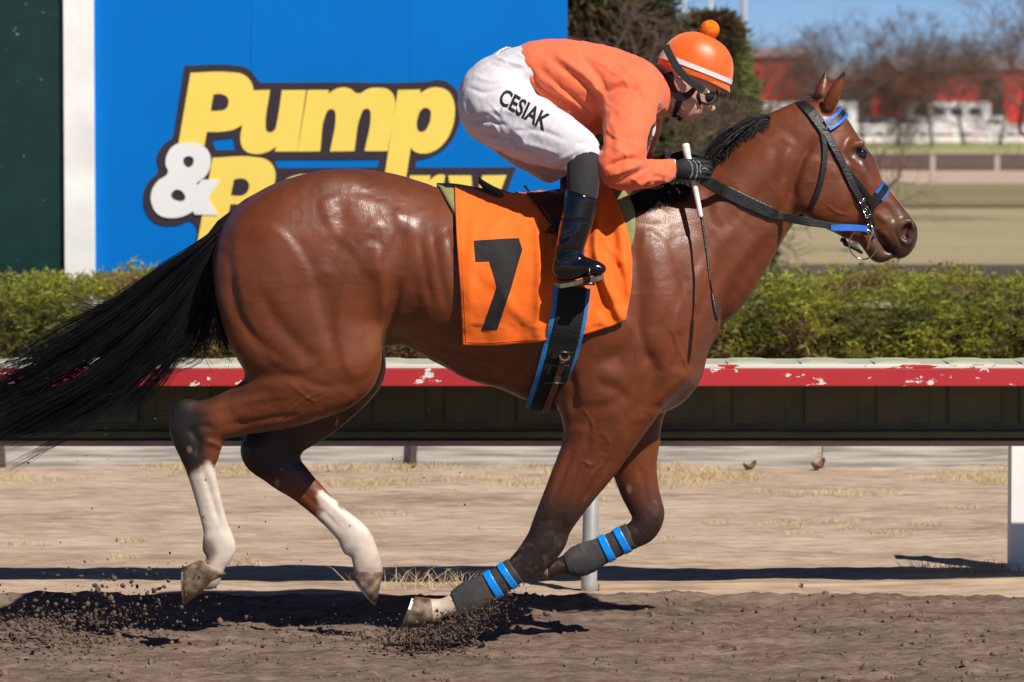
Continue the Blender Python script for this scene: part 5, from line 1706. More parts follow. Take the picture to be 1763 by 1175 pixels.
# goggles
gog = empty('goggles', W(1215, 165, HYC).tolist()); gog.parent = rider; gog.matrix_parent_inverse = Matrix.Translation(rider.location).inverted()
P, N_ = [], []
for x, y in catmull([(1146, 79), (1155, 98), (1167, 118), (1183, 136), (1200, 149), (1212, 157)], 8):
    p = W(x, y, HYC)
    # lie on the silk where there is silk, then straight to the goggles
    yy = HYC - .099 * math.sqrt(max(.0, 1 - ((x - 1197) / 76) ** 2 * .75 - (max(0, 125 - y) / 92) ** 2)) - .007
    P.append(W(x, y, yy)); N_.append((-.1, -1, .15))
strip(P, N_, 13 * pp, .003, 'strap', M_BLACK, gog)
M_LENS = mat_plain('goggle_lens', (.012, .014, .016), rough=.06, spec=.8, coat=.8)
for s in (-1, 1):
    bm = bmesh.new(); bmesh.ops.create_uvsphere(bm, u_segments=24, v_segments=14, radius=1)
    for v in bm.verts: v.co = Vector((v.co.x * .030, v.co.y * .034, v.co.z * .028))
    bmesh.ops.translate(bm, verts=bm.verts, vec=Vector(W(1217, 164, HYC + s * .034)))
    me = bpy.data.meshes.new('lens'); bm.to_mesh(me); bm.free(); ln_ = link('lens', me, M_LENS, gog)
    fr = [W(1216 + 17 * math.cos(a_) + 3, 164 + 15 * math.sin(a_), HYC + s * (.052 - .012 * math.cos(a_))) for a_ in np.linspace(0, 2 * math.pi, 25)]
    MB().tube(fr, .0045, 8, False).build('frame', M_BLACK, gog, True)
    MB().tube([W(1203, 150, HYC + s * .070), W(1202, 165, HYC + s * .070), W(1206, 180, HYC + s * .062)], [.005, .008, .005], 8).build('frame', M_BLACK, gog, True)
    MB().box(W(1214, 158, HYC + s * .068), (.014, .008, .016)).build('clip', M_BRASS, gog, False, .002)

# whip ------------------------------------------------------------------
whip = empty('riding_whip', W(1192, 290, -.045).tolist())
tag(whip, "riding whip with white grip and black shaft in the rider's hand", 'whip')
M_GRIP = mat_plain('white_rubber_grip', (.72, .70, .68), rough=.5, scale=30, var=.08, bump=.2, bscale=200)
wy = lambda y: -.035 - .00052 * (y - 290)
MB().tube([W(x, y, wy(y)) for x, y in [(1180, 248), (1180.4, 250), (1181, 256), (1184, 270), (1192, 300), (1200, 340), (1206, 371), (1207, 375)]], [.010, .0135, .014, .012, .0105, .0095, .0085, .007], 14).build('grip', M_GRIP, whip, True)
MB().tube([W(x, y, wy(y)) for x, y in [(1207, 373), (1210, 390), (1217, 440), (1222, 480), (1225, 502)]], [.0055, .0048, .0042, .004, .004], 10).build('shaft', M_LEATHER, whip, True)
MB().tube([W(x, y, wy(y)) for x, y in [(1225, 500), (1227, 512), (1231, 535), (1234, 550), (1235, 553)]], [.004, .0075, .0075, .0065, .003], 10).build('popper', M_LEATHER, whip, True)
# ================================================================== the rail and what stands by it
def mat_flaking(name, col, under, amount, scale=9., stretch=(1, 1, 1), rough=.5):
    m, N, L, p = new_mat(name)
    tc = N.new('ShaderNodeTexCoord'); mp = N.new('ShaderNodeMapping'); mp.inputs['Scale'].default_value = stretch
    L.new(tc.outputs['Object'], mp.inputs[0])
    n1 = N.new('ShaderNodeTexNoise'); n1.inputs['Scale'].default_value = scale; n1.inputs['Detail'].default_value = 8; n1.inputs['Roughness'].default_value = .62
    n2 = N.new('ShaderNodeTexNoise'); n2.inputs['Scale'].default_value = 3; n2.inputs['Detail'].default_value = 5
    L.new(mp.outputs[0], n1.inputs['Vector']); L.new(mp.outputs[0], n2.inputs['Vector'])
    cr = N.new('ShaderNodeValToRGB'); e = cr.color_ramp.elements; c = np.array(col)
    e[0].position = .3; e[0].color = (*(c * .86), 1); e[1].position = .7; e[1].color = (*np.clip(c * 1.12, 0, 1), 1)
    L.new(n2.outputs['Fac'], cr.inputs[0])
    st = N.new('ShaderNodeValToRGB'); st.color_ramp.interpolation = 'LINEAR'
    st.color_ramp.elements[0].position = amount; st.color_ramp.elements[0].color = (0, 0, 0, 1)
    st.color_ramp.elements[1].position = amount + .012; st.color_ramp.elements[1].color = (1, 1, 1, 1)
    L.new(n1.outputs['Fac'], st.inputs[0])
    mx = N.new('ShaderNodeMix'); mx.data_type = 'RGBA'
    L.new(st.outputs[0], mx.inputs[0]); L.new(cr.outputs[0], mx.inputs[6]); mx.inputs[7].default_value = (*under, 1)
    L.new(mx.outputs[2], p.inputs['Base Color'])
    b_ = N.new('ShaderNodeBump'); b_.inputs['Strength'].default_value = .4; b_.inputs['Distance'].default_value = .002; b_.invert = True
    L.new(st.outputs[0], b_.inputs['Height']); L.new(b_.outputs[0], p.inputs['Normal'])
    p.inputs['Roughness'].default_value = rough
    return m


M_RED = mat_flaking('flaking_red_paint', (.48, .028, .036), (.75, .72, .68), .60, 18, (.6, 1, 1))
M_CHIP = mat_flaking('chipped_white_edge', (.72, .69, .64), (.50, .03, .035), .56, 16, (.35, 1, 1))
M_COVER = mat_plain('pale_green_cover', (.47, .48, .34), rough=.5, scale=10, var=.08)
M_APRON = mat_plain('olive_apron_paint', (.15, .14, .065), rough=.55, scale=8, var=.25, bump=.1)
M_APRON2 = mat_plain('olive_apron_panel', (.135, .125, .058), rough=.5, scale=7, var=.22)
M_LIP = mat_plain('bounce_toned_lip', (.46, .36, .28), rough=.7, scale=12, var=.25, stretch=(.3, 1, 1))  # tan, with light bounced off the ground put into the colour
M_GALV = mat_plain('galvanised_pipe', (.42, .42, .41), rough=.45, metal=.35, scale=20, var=.1)
M_WPAINT = mat_flaking('weathered_white_paint', (.86, .86, .84), (.18, .18, .17), .76, 6)
rail = empty('track_rail', (0, 1.75, 0))
tag(rail, 'long trackside safety rail with red edge and olive underside behind the horse', 'rail')
XR0, XR1 = -3.4, 3.4
ybk = 1.95
zt, zb = .876, .806
MB().box((0, 1.56, (zt + zb) / 2), (XR1 - XR0, .05, zt - zb)).build('red_edge', M_RED, rail, False, .006)
MB().box((0, 1.5605, zt + .006), (XR1 - XR0, .052, .014)).build('white_edge', M_CHIP, rail, False, .003)
MB().box((0, ybk + .012, .715), (XR1 - XR0, .02, .33)).build('apron', M_APRON, rail)
MB().box((0, 1.767, .861), (XR1 - XR0, .35, .012)).build('deck', M_APRON, rail)
MB().box((0, 1.77, .882), (XR1 - XR0, .36, .012)).build('cover_base', M_COVER, rail)
pw = .2825
x = W(1189, 640, 1.6)[0] - 12 * pw
pm = None; cm = None
while x < XR1 - .1:
    if x > XR0 + .1:
        if pm is None:
            o = MB().box((0, 0, 0), (.205, .018, .205)).build('apron_panel', M_APRON2, rail, False, .007); pm = o
            q = MB().add([(-.14, 0, 0), (-.10, 0, .006), (.0, 0, .006), (.04, 0, 0), (-.14, .36, -.006), (-.10, .36, .0), (.0, .36, .0), (.04, .36, -.006),
                          (-.14, 0, -.006), (.04, 0, -.006), (-.14, .36, -.012), (.04, .36, -.012)], [(0, 1, 5, 4), (1, 2, 6, 5), (2, 3, 7, 6), (0, 8, 9, 3, 2, 1), (4, 5, 6, 7, 11, 10)]).build('cover_sheet', M_COVER, rail); cm = q
        else:
            o = pm.copy(); COL.objects.link(o); q = cm.copy(); COL.objects.link(q)
        o.matrix_parent_inverse = Matrix.Translation(rail.location).inverted(); q.matrix_parent_inverse = o.matrix_parent_inverse
        o.location = (x, ybk - .002, .735); q.location = (x, 1.575, .893)
    x += pw
MB().box((0, ybk - .022, .592), (XR1 - XR0, .05, .026)).build('stiffener', M_APRON2, rail, False, .006)
MB().box((0, ybk - .012, .557), (XR1 - XR0, .07, .022)).build('bottom_lip', M_LIP, rail, False, .005)
for bx in (W(708, 760, 1.95)[0], W(1012, 760, 1.95)[0], W(1345, 760, 1.95)[0], W(1600, 760, 1.95)[0]):
    MB().tube([(bx, ybk - .060, .557), (bx, ybk - .046, .557)], .006, 8).build('bolt', M_GALV, rail)
pb = W(1014, 1014, 1.80); ptp = W(1021, 770, 1.93)
MB().tube([(pb[0], 1.80, -.05), (pb[0], 1.80, .02), (pb[0] + .008, 1.84, .3), (ptp[0], 1.93, .60), (ptp[0] + .005, 1.93, .86)], .031, 16).build('post', M_GALV, rail, True)
for px_ in (-420, 2430):
    b0 = W(px_, 1014, 1.80)[0]
    MB().tube([(b0, 1.80, -.05), (b0, 1.84, .3), (b0 + .02, 1.93, .60), (b0 + .02, 1.93, .86)], .031, 16).build('post', M_GALV, rail, True)

wp = W(1740, 975, 2.5)
post = MB().box((wp[0] + .065, 2.56, .30), (.13, .12, .72)).build('white_post', M_WPAINT, None, False, .006)
tag(post, 'square white post standing in the pale dirt behind the rail', 'post')

# timber edging
def mat_wood(name, c0, c1, rough=.85):
    m, N, L, p = new_mat(name)
    tc = N.new('ShaderNodeTexCoord'); mp = N.new('ShaderNodeMapping'); mp.inputs['Scale'].default_value = (.6, 14, 14)
    L.new(tc.outputs['Object'], mp.inputs[0])
    n1 = N.new('ShaderNodeTexNoise'); n1.inputs['Scale'].default_value = 4; n1.inputs['Detail'].default_value = 8
    L.new(mp.outputs[0], n1.inputs['Vector'])
    cr = N.new('ShaderNodeValToRGB'); cr.color_ramp.elements[0].position = .35; cr.color_ramp.elements[1].position = .65
    cr.color_ramp.elements[0].color = (*c0, 1); cr.color_ramp.elements[1].color = (*c1, 1)
    L.new(n1.outputs['Fac'], cr.inputs[0]); L.new(cr.outputs[0], p.inputs['Base Color'])
    b_ = N.new('ShaderNodeBump'); b_.inputs['Strength'].default_value = .5; b_.inputs['Distance'].default_value = .006
    L.new(n1.outputs['Fac'], b_.inputs['Height']); L.new(b_.outputs[0], p.inputs['Normal']); p.inputs['Roughness'].default_value = rough
    return m


M_GREYWOOD = mat_wood('silver_weathered_timber', (.24, .22, .20), (.52, .49, .45))
M_PALEWOOD = mat_wood('pale_pine_board', (.26, .18, .12), (.52, .40, .28))
yE = 7.45
xs = [W(p, 800, yE)[0] for p in (-700, 5, 712, 1410, 2120)]
where = ['grey timber edging board seen beneath the tail, left of the stake', 'grey timber edging board between the two stakes, behind the hind legs', 'grey timber edging board behind the forelegs, by the stone', 'grey timber edging board behind the white post']
for i in range(4):
    L_ = xs[i + 1] - xs[i] - .03
    o = MB().box((0, 0, 0), (L_, .06, .17)).build('edging_board', M_GREYWOOD, None, False, .008)
    o.location = ((xs[i] + xs[i + 1]) / 2, yE, .065); o.rotation_euler = (0, R(random.uniform(-.25, .25)), 0)
    tag(o, where[i], 'board', 'edging boards along the hedge')
for i in (1, 2):
    o = MB().box((0, 0, 0), (.035, .035, .26)).build('edging_stake', mat_wood('dark_stake_wood', (.05, .04, .032), (.10, .08, .065)), None, False, .004)
    o.location = (xs[i], yE - .06, .06); o.rotation_euler = (0, R(3 * (-1) ** i), 0)
    tag(o, ['', 'short dark stake at the edging joint beneath the tip of the tail', 'short dark stake at the edging joint between hind legs and forelegs'][i], 'stake', 'stakes of the edging')
for (pa, pb_, ya, yb_, lab) in ((1030, 1372, 1.83, 1.87, 'low pale plank lying along the foot of the rail post'), (1380, 1900, 1.87, 2.06, 'low pale split plank lying before the white post')):
    a0, a1 = W(pa, 1015, ya)[0], W(pb_, 1010, yb_)[0]
    o = MB().box((0, 0, 0), (math.hypot(a1 - a0, yb_ - ya), .05, .05)).build('base_plank', M_PALEWOOD, None, False, .008)
    o.location = ((a0 + a1) / 2, (ya + yb_) / 2, -.010); o.rotation_euler = (0, R(-.4), math.atan2(yb_ - ya, a1 - a0))
    tag(o, lab, 'plank')
# fallen leaves by the edging
M_DEAD = mat_plain('dead_oak_leaf', (.20, .10, .05), .8, var=.3, scale=30)
for px_, py_, sc_, lab in ((1408, 786, 1.1, 'curled brown dead leaf standing against the grey edging board'), (1290, 791, 1.0, 'flat orange brown dead leaf on the dirt before the edging')):
    n = 9; V, F = [], []
    for i in range(n):
        for k in range(n):
            u_, v_ = i / (n - 1) * 2 - 1, k / (n - 1) * 2 - 1
            w_ = (1 - u_ * u_) ** .6 * (1 + .3 * math.sin(u_ * 9)) * .5
            V.append((u_ * .045 * sc_, v_ * w_ * .05 * sc_, (.02 * sc_ * abs(v_) ** 1.5 + .03 * sc_ * u_ * u_ + .012 * (sc_ - 1) * 3 * (u_ + 1))))
    F = [(i * n + k, (i + 1) * n + k, (i + 1) * n + k + 1, i * n + k + 1) for i in range(n - 1) for k in range(n - 1)]
    o = MB().add(V, F).build('dead_leaf', M_DEAD, None, True)
    y_ = 7.25; o.location = (float(W(px_, py_, y_)[0]), y_, -.014); o.rotation_euler = (R(8), R(-6), R(40 * sc_))
    tag(o, lab, 'leaf')


# dry grass -----------------------------------------------------------------
def blades(name, spots, mat, nb=(14, 30), hh=(.03, .09), w=.0025, spread=.05, col=None, flat=.6):
    V, F, C = [], [], []
    for (x, y, s) in spots:
        for _ in range(random.randint(*nb)):
            a_ = random.uniform(0, 6.283); r = random.random() ** .6 * spread * s
            bx, by = x + r * math.cos(a_) * 1.6, y + r * math.sin(a_)
            h = random.uniform(*hh) * s
            dx, dyy = random.gauss(0, flat) * h, random.gauss(0, flat) * h
            ww = w * random.uniform(.6, 1.4)
            n = len(V)
            V += [(bx - ww, by, -.01), (bx + ww, by, -.01), (bx + dx * .45 + ww * .7, by + dyy * .45, h * .62), (bx + dx * .45 - ww * .7, by + dyy * .45, h * .62), (bx + dx, by + dyy, h * random.uniform(.7, 1.0))]
            F += [(n, n + 1, n + 2, n + 3), (n + 3, n + 2, n + 4)]
            c = random.uniform(.75, 1.2); C += [(c, c, c)] * 5
    me = bpy.data.meshes.new(name); me.from_pydata(V, [], F); me.update()
    attr_color(me, 'tint', C)
    return link(name, me, mat, None, False)


def mat_tint(name, col, rough=.8, trans=0.0):
    m, N, L, p = new_mat(name)
    at = N.new('ShaderNodeVertexColor'); at.layer_name = 'tint'
    mx = N.new('ShaderNodeMix'); mx.data_type = 'RGBA'; mx.blend_type = 'MULTIPLY'; mx.inputs[0].default_value = 1
    mx.inputs[6].default_value = (*col, 1); L.new(at.outputs[0], mx.inputs[7]); L.new(mx.outputs[2], p.inputs['Base Color'])
    p.inputs['Roughness'].default_value = rough; p.inputs['Specular IOR Level'].default_value = .2
    if trans: p.inputs['Transmission Weight'].default_value = 0
    return m


M_STRAW = mat_tint('dry_straw', (.52, .40, .22))
sp = []
for _ in range(900):
    y = random.uniform(5.6, 7.4); x = random.uniform(-5, 5)
    n = mnoise.noise(Vector((x * .8, y * 1.6, 3)))
    if n > -.05 + .25 * (7.4 - y) / 1.8: sp.append((x, y, random.uniform(.6, 1.2)))
for _ in range(120):
    y = random.uniform(2.6, 5.6); x = random.uniform(-4, 4)
    if mnoise.noise(Vector((x * 1.1, y * 1.1, 9))) > .12: sp.append((x, y, random.uniform(.3, .7)))
o = blades('dry_grass', sp, M_STRAW, hh=(.010, .040), spread=.11, w=.0012, nb=(22, 46), flat=1.7)
tag(o, 'thin dry straw grass scattered over the pale dirt verge', 'grass', kind='stuff')
for (px_, py_, y_, s, lab) in ((745, 990, 2.0, 1.5, 'pale dry grass tuft lying in the shadow strip by the foreleg bandage'), (1655, 975, 2.45, 1.1, 'brown dry weed tuft in the dirt beside the white post'),
                               (1745, 985, 2.35, .9, 'thin dry stalks growing at the foot of the white post')):
    g = W(px_, py_, y_)
    o = blades('grass_tuft', [(0, 0, s)], M_STRAW, (120, 150) if s > 1 else (40, 60), (.02, .05), .0012, .14, flat=1.7)
    o.location = (g[0], y_, .0); tag(o, lab, 'grass tuft')
# ================================================================== hedge
def mat_leaf(name, rough=.6, trans=.35):
    m, N, L, p = new_mat(name)
    at = N.new('ShaderNodeVertexColor'); at.layer_name = 'tint'
    L.new(at.outputs[0], p.inputs['Base Color']); p.inputs['Roughness'].default_value = rough; p.inputs['Specular IOR Level'].default_value = .25
    tr = N.new('ShaderNodeBsdfTranslucent'); L.new(at.outputs[0], tr.inputs[0])
    ms = N.new('ShaderNodeMixShader'); ms.inputs[0].default_value = trans
    L.new(p.outputs[0], ms.inputs[1]); L.new(tr.outputs[0], ms.inputs[2]); L.new(ms.outputs[0], N['Material Output'].inputs[0])
    return m


M_LEAF = mat_leaf('evergreen_spray')


def sprays(P, N_, size, col, nb=9, width=.16, spread=.75, jitter=.25, rng=RNG):
    """Leaf sprays: at each place nb narrow leaves fan out round the direction N_. Returns verts, quads, tints."""
    n = len(P)
    d = N_[:, None, :] + rng.normal(0, spread, (n, nb, 3))
    d /= np.linalg.norm(d, axis=2, keepdims=True)
    L_ = (size[:, None] * rng.uniform(.5, 1.15, (n, nb)))[..., None]
    side_ = np.cross(d, rng.normal(0, 1, (n, nb, 3))); side_ /= np.linalg.norm(side_, axis=2, keepdims=True) + 1e-9
    w = L_ * width
    b0 = P[:, None, :] + rng.normal(0, .25, (n, nb, 3)) * size[:, None, None]
    mid = b0 + d * L_ * .5; tip = b0 + d * L_ + np.array([0, 0, -.12]) * L_
    V = np.stack([b0, mid + side_ * w, tip, mid - side_ * w], 2).reshape(-1, 3)
    Q = np.arange(len(V)).reshape(-1, 4)
    C = np.repeat((col[:, None, :] * rng.uniform(1 - jitter, 1 + jitter, (n, nb, 1)))[:, :, None, :], 4, 2).reshape(-1, 3)
    return V, Q, C


hedge = empty('hedge', (0, 9.9, 0))
tag(hedge, 'low clipped evergreen hedge with brown patches running behind the red rail', 'hedge')
def hedge_pts(n, x0, x1):
    x = RNG.uniform(x0, x1, n)
    u = RNG.uniform(0, 1, n)                       # round the profile: front foot -> front -> top -> back
    ytop, front, back, top = None, 9.15, 10.75, .85
    y = np.where(u < .5, front + .05 * np.sin(u * 9), front + (u - .5) / .5 * (back - front))
    z = np.where(u < .5, u / .5 * top, top)
    # rounded shoulder
    r = .22
    cy, cz = front + r, top - r
    m = (y < cy) & (z > cz)
    a_ = np.arctan2(z - cz, cy - y + 1e-6); y = np.where(m, cy - r * np.cos(a_), y); z = np.where(m, cz + r * np.sin(a_), z)
    P = np.stack([x, y, z], 1)
    ny = np.where(z > top - .05, -.2, -1.0); nz_ = np.where(z > top - .05, 1.0, .55)
    N_ = np.stack([0 * x, ny, nz_], 1)
    lump_ = .45 * (fbm(P * np.array([2.3, 2.3, 3.2]), 3, 21) - .5) + .75 * (fbm(P * np.array([6.5, 6.5, 8.5]), 2, 22) - .5)
    P = P + N_ / np.linalg.norm(N_, axis=1, keepdims=True) * (lump_[:, None] * .34)
    P += N_ * RNG.uniform(-.10, .015, n)[:, None]
    return P, N_, lump_, u
P, N_, lm, u = hedge_pts(27000, -4.6, 4.6)
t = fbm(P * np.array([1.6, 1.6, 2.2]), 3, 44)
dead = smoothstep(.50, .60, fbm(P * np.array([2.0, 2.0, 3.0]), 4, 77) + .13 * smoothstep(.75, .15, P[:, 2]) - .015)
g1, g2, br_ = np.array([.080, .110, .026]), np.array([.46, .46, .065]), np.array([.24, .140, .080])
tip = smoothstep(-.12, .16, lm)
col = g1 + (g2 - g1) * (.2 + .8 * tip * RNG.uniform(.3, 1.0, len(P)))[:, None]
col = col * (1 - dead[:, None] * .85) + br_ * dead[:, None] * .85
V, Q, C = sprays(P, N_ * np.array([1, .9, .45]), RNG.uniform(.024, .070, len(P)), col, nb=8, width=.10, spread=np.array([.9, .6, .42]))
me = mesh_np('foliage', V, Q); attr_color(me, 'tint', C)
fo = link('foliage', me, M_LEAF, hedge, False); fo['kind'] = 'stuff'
# the woody inside
def hcore(P):
    return P
xs = np.linspace(-4.6, 4.6, 160); prof = [(9.33, -.05), (9.30, .3), (9.30, .52), (9.38, .66), (9.58, .71), (10.2, .71), (10.6, .66), (10.6, -.05)]
V = np.array([(x, y, z) for x in xs for y, z in prof]); nzv = fbm(V * np.array([4, 4, 5]), 3, 3) - .5
V[:, 1] += nzv * .16; V[:, 2] += np.roll(nzv, 3) * .14 * (V[:, 2] > 0)
m = len(prof); Q = [(i * m + k, (i + 1) * m + k, (i + 1) * m + k + 1, i * m + k + 1) for i in range(len(xs) - 1) for k in range(m - 1)]
link('branches', mesh_np('branches', V, np.array(Q)), mat_plain('hedge_twigs', (.055, .034, .020), .95, var=.5, scale=18, bump=1, bscale=40), hedge)

# ================================================================== the sign
YS = 11.2
M_SBLUE = mat_plain('blue_sign_vinyl', (.0, .162, .57), rough=.55, spec=.12, var=.03, scale=2)
M_SYEL = mat_plain('yellow_sign_vinyl', (.90, .68, .13), rough=.42, spec=.3, var=.03, scale=2)
M_SWHT = mat_plain('white_sign_vinyl', (.80, .80, .80), rough=.42, spec=.3, var=.02, scale=2)
M_SDRK = mat_plain('dark_sign_vinyl', (.042, .030, .040), rough=.45, spec=.3, var=.05, scale=2)
M_SEAM = mat_plain('blue_sign_seam', (.0, .148, .535), rough=.55, spec=.12, var=.03)
board = empty('billboard', (W(570, 460, YS)[0], YS, 0))
tag(board, 'tall blue sign board with yellow and white lettering behind the hedge', 'sign')


def slab(name, x0, y0, x1, y1, Y_, th, mat, parent, bev=.0, ztop=None):
    a0, a1 = W(x0, y1, Y_), W(x1, y0, Y_)
    zt_ = ztop if ztop is not None else a1[2]
    return MB().box(((a0[0] + a1[0]) / 2, Y_ + th / 2, (a0[2] + zt_) / 2), (a1[0] - a0[0], th, zt_ - a0[2])).build(name, mat, parent, False, bev)


slab('panel', 161, -60, 977, 470, YS, .05, M_SBLUE, board, .004)
for sx_ in (433, 706):
    slab('seam', sx_, -60, sx_ + 1.2, 470, YS - .0015, .003, M_SEAM, board)
slab('leg', 240, 465, 262, 757, YS + .06, .08, M_WPAINT, board); slab('leg', 880, 465, 902, 757, YS + .06, .08, M_WPAINT, board)


def print_shape(name, loops, mat, dy_, parent):
    """Vinyl lettering: loops of zoom coordinates; a point with a third value is a sharp corner."""
    cu = bpy.data.curves.new(name, 'CURVE'); cu.dimensions = '2D'; cu.fill_mode = 'BOTH'; cu.extrude = .0015; cu.resolution_u = 6
    for lp in loops:
        sp = cu.splines.new('BEZIER'); sp.bezier_points.add(len(lp) - 1); sp.use_cyclic_u = True
        for b_, q in zip(sp.bezier_points, lp):
            w = W(230 + q[0] / 2.631, 80 + q[1] / 2.631, YS - dy_)
            b_.co = (w[0], w[2], 0)
            b_.handle_left_type = b_.handle_right_type = 'VECTOR' if len(q) > 2 else 'AUTO'
    ob = bpy.data.objects.new(name, cu); COL.objects.link(ob)
    me = bpy.data.meshes.new_from_object(ob.evaluated_get(bpy.context.evaluated_depsgraph_get()))
    bpy.data.objects.remove(ob)
    for v in me.vertices: v.co = (v.co.x, YS - dy_ + v.co.z, v.co.y)
    me.materials.clear()
    return link(name, me, mat, parent, False)


c = 1
outline = [[(232, 88, c), (450, 86), (515, 100), (555, 142), (572, 166, c), (900, 164), (1320, 162), (1385, 153), (1435, 172), (1472, 218), (1482, 300), (1462, 390), (1412, 460), (1350, 500), (1282, 516, c), (1276, 550, c), (1733, 548, c), (1640, 800, c), (1560, 960, c), (255, 960, c), (272, 800), (190, 812), (112, 806), (62, 762), (44, 690), (64, 620), (112, 566), (105, 510), (128, 455), (180, 414, c)],
           [(355, 427, c), (452, 414, c), (464, 469, c), (374, 471, c)], [(641, 514, c), (1116, 512, c), (1106, 549, c), (650, 551, c)]]
od = print_shape('lettering_outline', outline, M_SDRK, .004, board)
letters = [
    ([[(258, 120, c), (445, 118), (500, 130), (535, 168), (543, 220), (535, 285), (508, 338), (470, 370), (420, 385), (332, 388, c), (321, 450, c), (203, 444, c)], [(362, 218, c), (402, 218), (427, 236), (429, 262), (416, 285), (390, 292), (349, 293, c)]], 'y'),
    ([[(522, 200, c), (618, 198, c), (598, 360), (604, 385), (622, 390), (640, 377), (648, 350), (672, 199, c), (782, 198, c), (742, 477, c), (640, 477, c), (646, 456, c), (600, 481), (540, 487), (500, 468), (484, 425), (490, 370)]], 'y'),
    ([[(788, 198, c), (885, 198, c), (881, 216, c), (925, 190), (975, 190), (1018, 214), (1062, 193), (1112, 188), (1160, 200), (1183, 240), (1180, 300), (1151, 475, c), (1046, 475, c), (1074, 315), (1068, 288), (1048, 284), (1030, 310), (1000, 475, c), (890, 477, c), (915, 315), (908, 290), (888, 286), (870, 310), (845, 476, c), (743, 477, c)]], 'y'),
    ([[(1197, 198, c), (1300, 196, c), (1297, 214, c), (1340, 190), (1385, 187), (1428, 206), (1450, 248), (1455, 310), (1440, 380), (1405, 440), (1360, 475), (1310, 486), (1272, 476), (1256, 458, c), (1232, 612, c), (1133, 612, c)], [(1320, 279), (1342, 288), (1346, 318), (1335, 360), (1314, 386), (1293, 386), (1283, 362), (1288, 320), (1300, 292)]], 'y'),
    ([[(358, 505, c), (560, 503), (612, 520), (640, 562), (638, 622), (612, 682), (560, 710), (438, 716, c), (408, 905, c), (286, 905, c)], [(455, 603, c), (500, 601), (522, 622), (520, 650), (498, 674), (440, 676, c)]], 'y'),
    ([[(655, 690), (675, 620), (725, 588), (800, 584), (838, 610), (838, 660), (800, 860, c), (700, 860, c), (705, 835, c), (670, 862), (630, 850), (618, 800), (640, 750), (720, 720), (728, 690), (715, 675), (700, 695)]], 'y'),
    ([[(870, 590, c), (960, 590, c), (957, 608, c), (1000, 584), (1050, 590), (1072, 630), (1032, 860, c), (932, 860, c), (962, 690), (950, 676), (936, 700), (908, 860, c), (824, 860, c)]], 'y'),
    ([[(1130, 620, c), (1228, 620, c), (1216, 690, c), (1260, 690, c), (1250, 740, c), (1208, 740, c), (1192, 860, c), (1090, 860, c)]], 'y'),
    ([[(1252, 585, c), (1345, 585, c), (1341, 606, c), (1380, 582), (1412, 584, c), (1398, 672, c), (1345, 685), (1320, 720), (1296, 860, c), (1206, 860, c)]], 'y'),
    ([[(1425, 585, c), (1530, 585, c), (1540, 720, c), (1580, 585, c), (1690, 583, c), (1580, 850), (1530, 915), (1440, 930, c), (1452, 860, c), (1480, 850), (1470, 820)]], 'y'),
    ([[(240, 437), (185, 448), (152, 490), (145, 535), (155, 573), (108, 612), (80, 665), (84, 720), (112, 762), (165, 778), (225, 770), (270, 748, c), (276, 762, c), (382, 766, c), (338, 688, c), (394, 604, c), (310, 604, c), (291, 628, c), (284, 622, c), (332, 580), (349, 530), (340, 478), (300, 444)],
      [(226, 512), (240, 500), (266, 503), (272, 524), (256, 547), (238, 545)], [(170, 678), (182, 655), (204, 650), (232, 676), (230, 696), (195, 699)]], 'w')]
for lp, col_ in letters:
    print_shape('letter', lp, M_SYEL if col_ == 'y' else M_SWHT, (.0075 if col_ == 'y' else .010) + .0003 * letters.index((lp, col_)), board)

# green board and white post
def mat_scratched():
    m = mat_flaking('scratched_dark_green_paint', (.006, .032, .027), (.30, .36, .34), .665, 6, (2.2, 1, 3.2), .35)
    return m
gb = slab('green_board', -420, -60, 112, 700, YS - .02, .04, mat_scratched(), None, .004)
tag(gb, 'dark green painted board with pale scratches beside the white post', 'board')
wp2 = slab('white_sign_post', 113, -60, 160, 757, YS - .06, .11, M_WPAINT, None, .006)
tag(wp2, 'tall white painted post between the green board and the blue sign', 'post')

# ================================================================== trees
M_BARK = mat_plain('grey_brown_bark', (.10, .072, .055), .9, var=.3, scale=8, bump=.5, bscale=30)
M_TWIG = mat_plain('reddish_winter_twigs', (.15, .095, .078), .9, var=.3, scale=2)


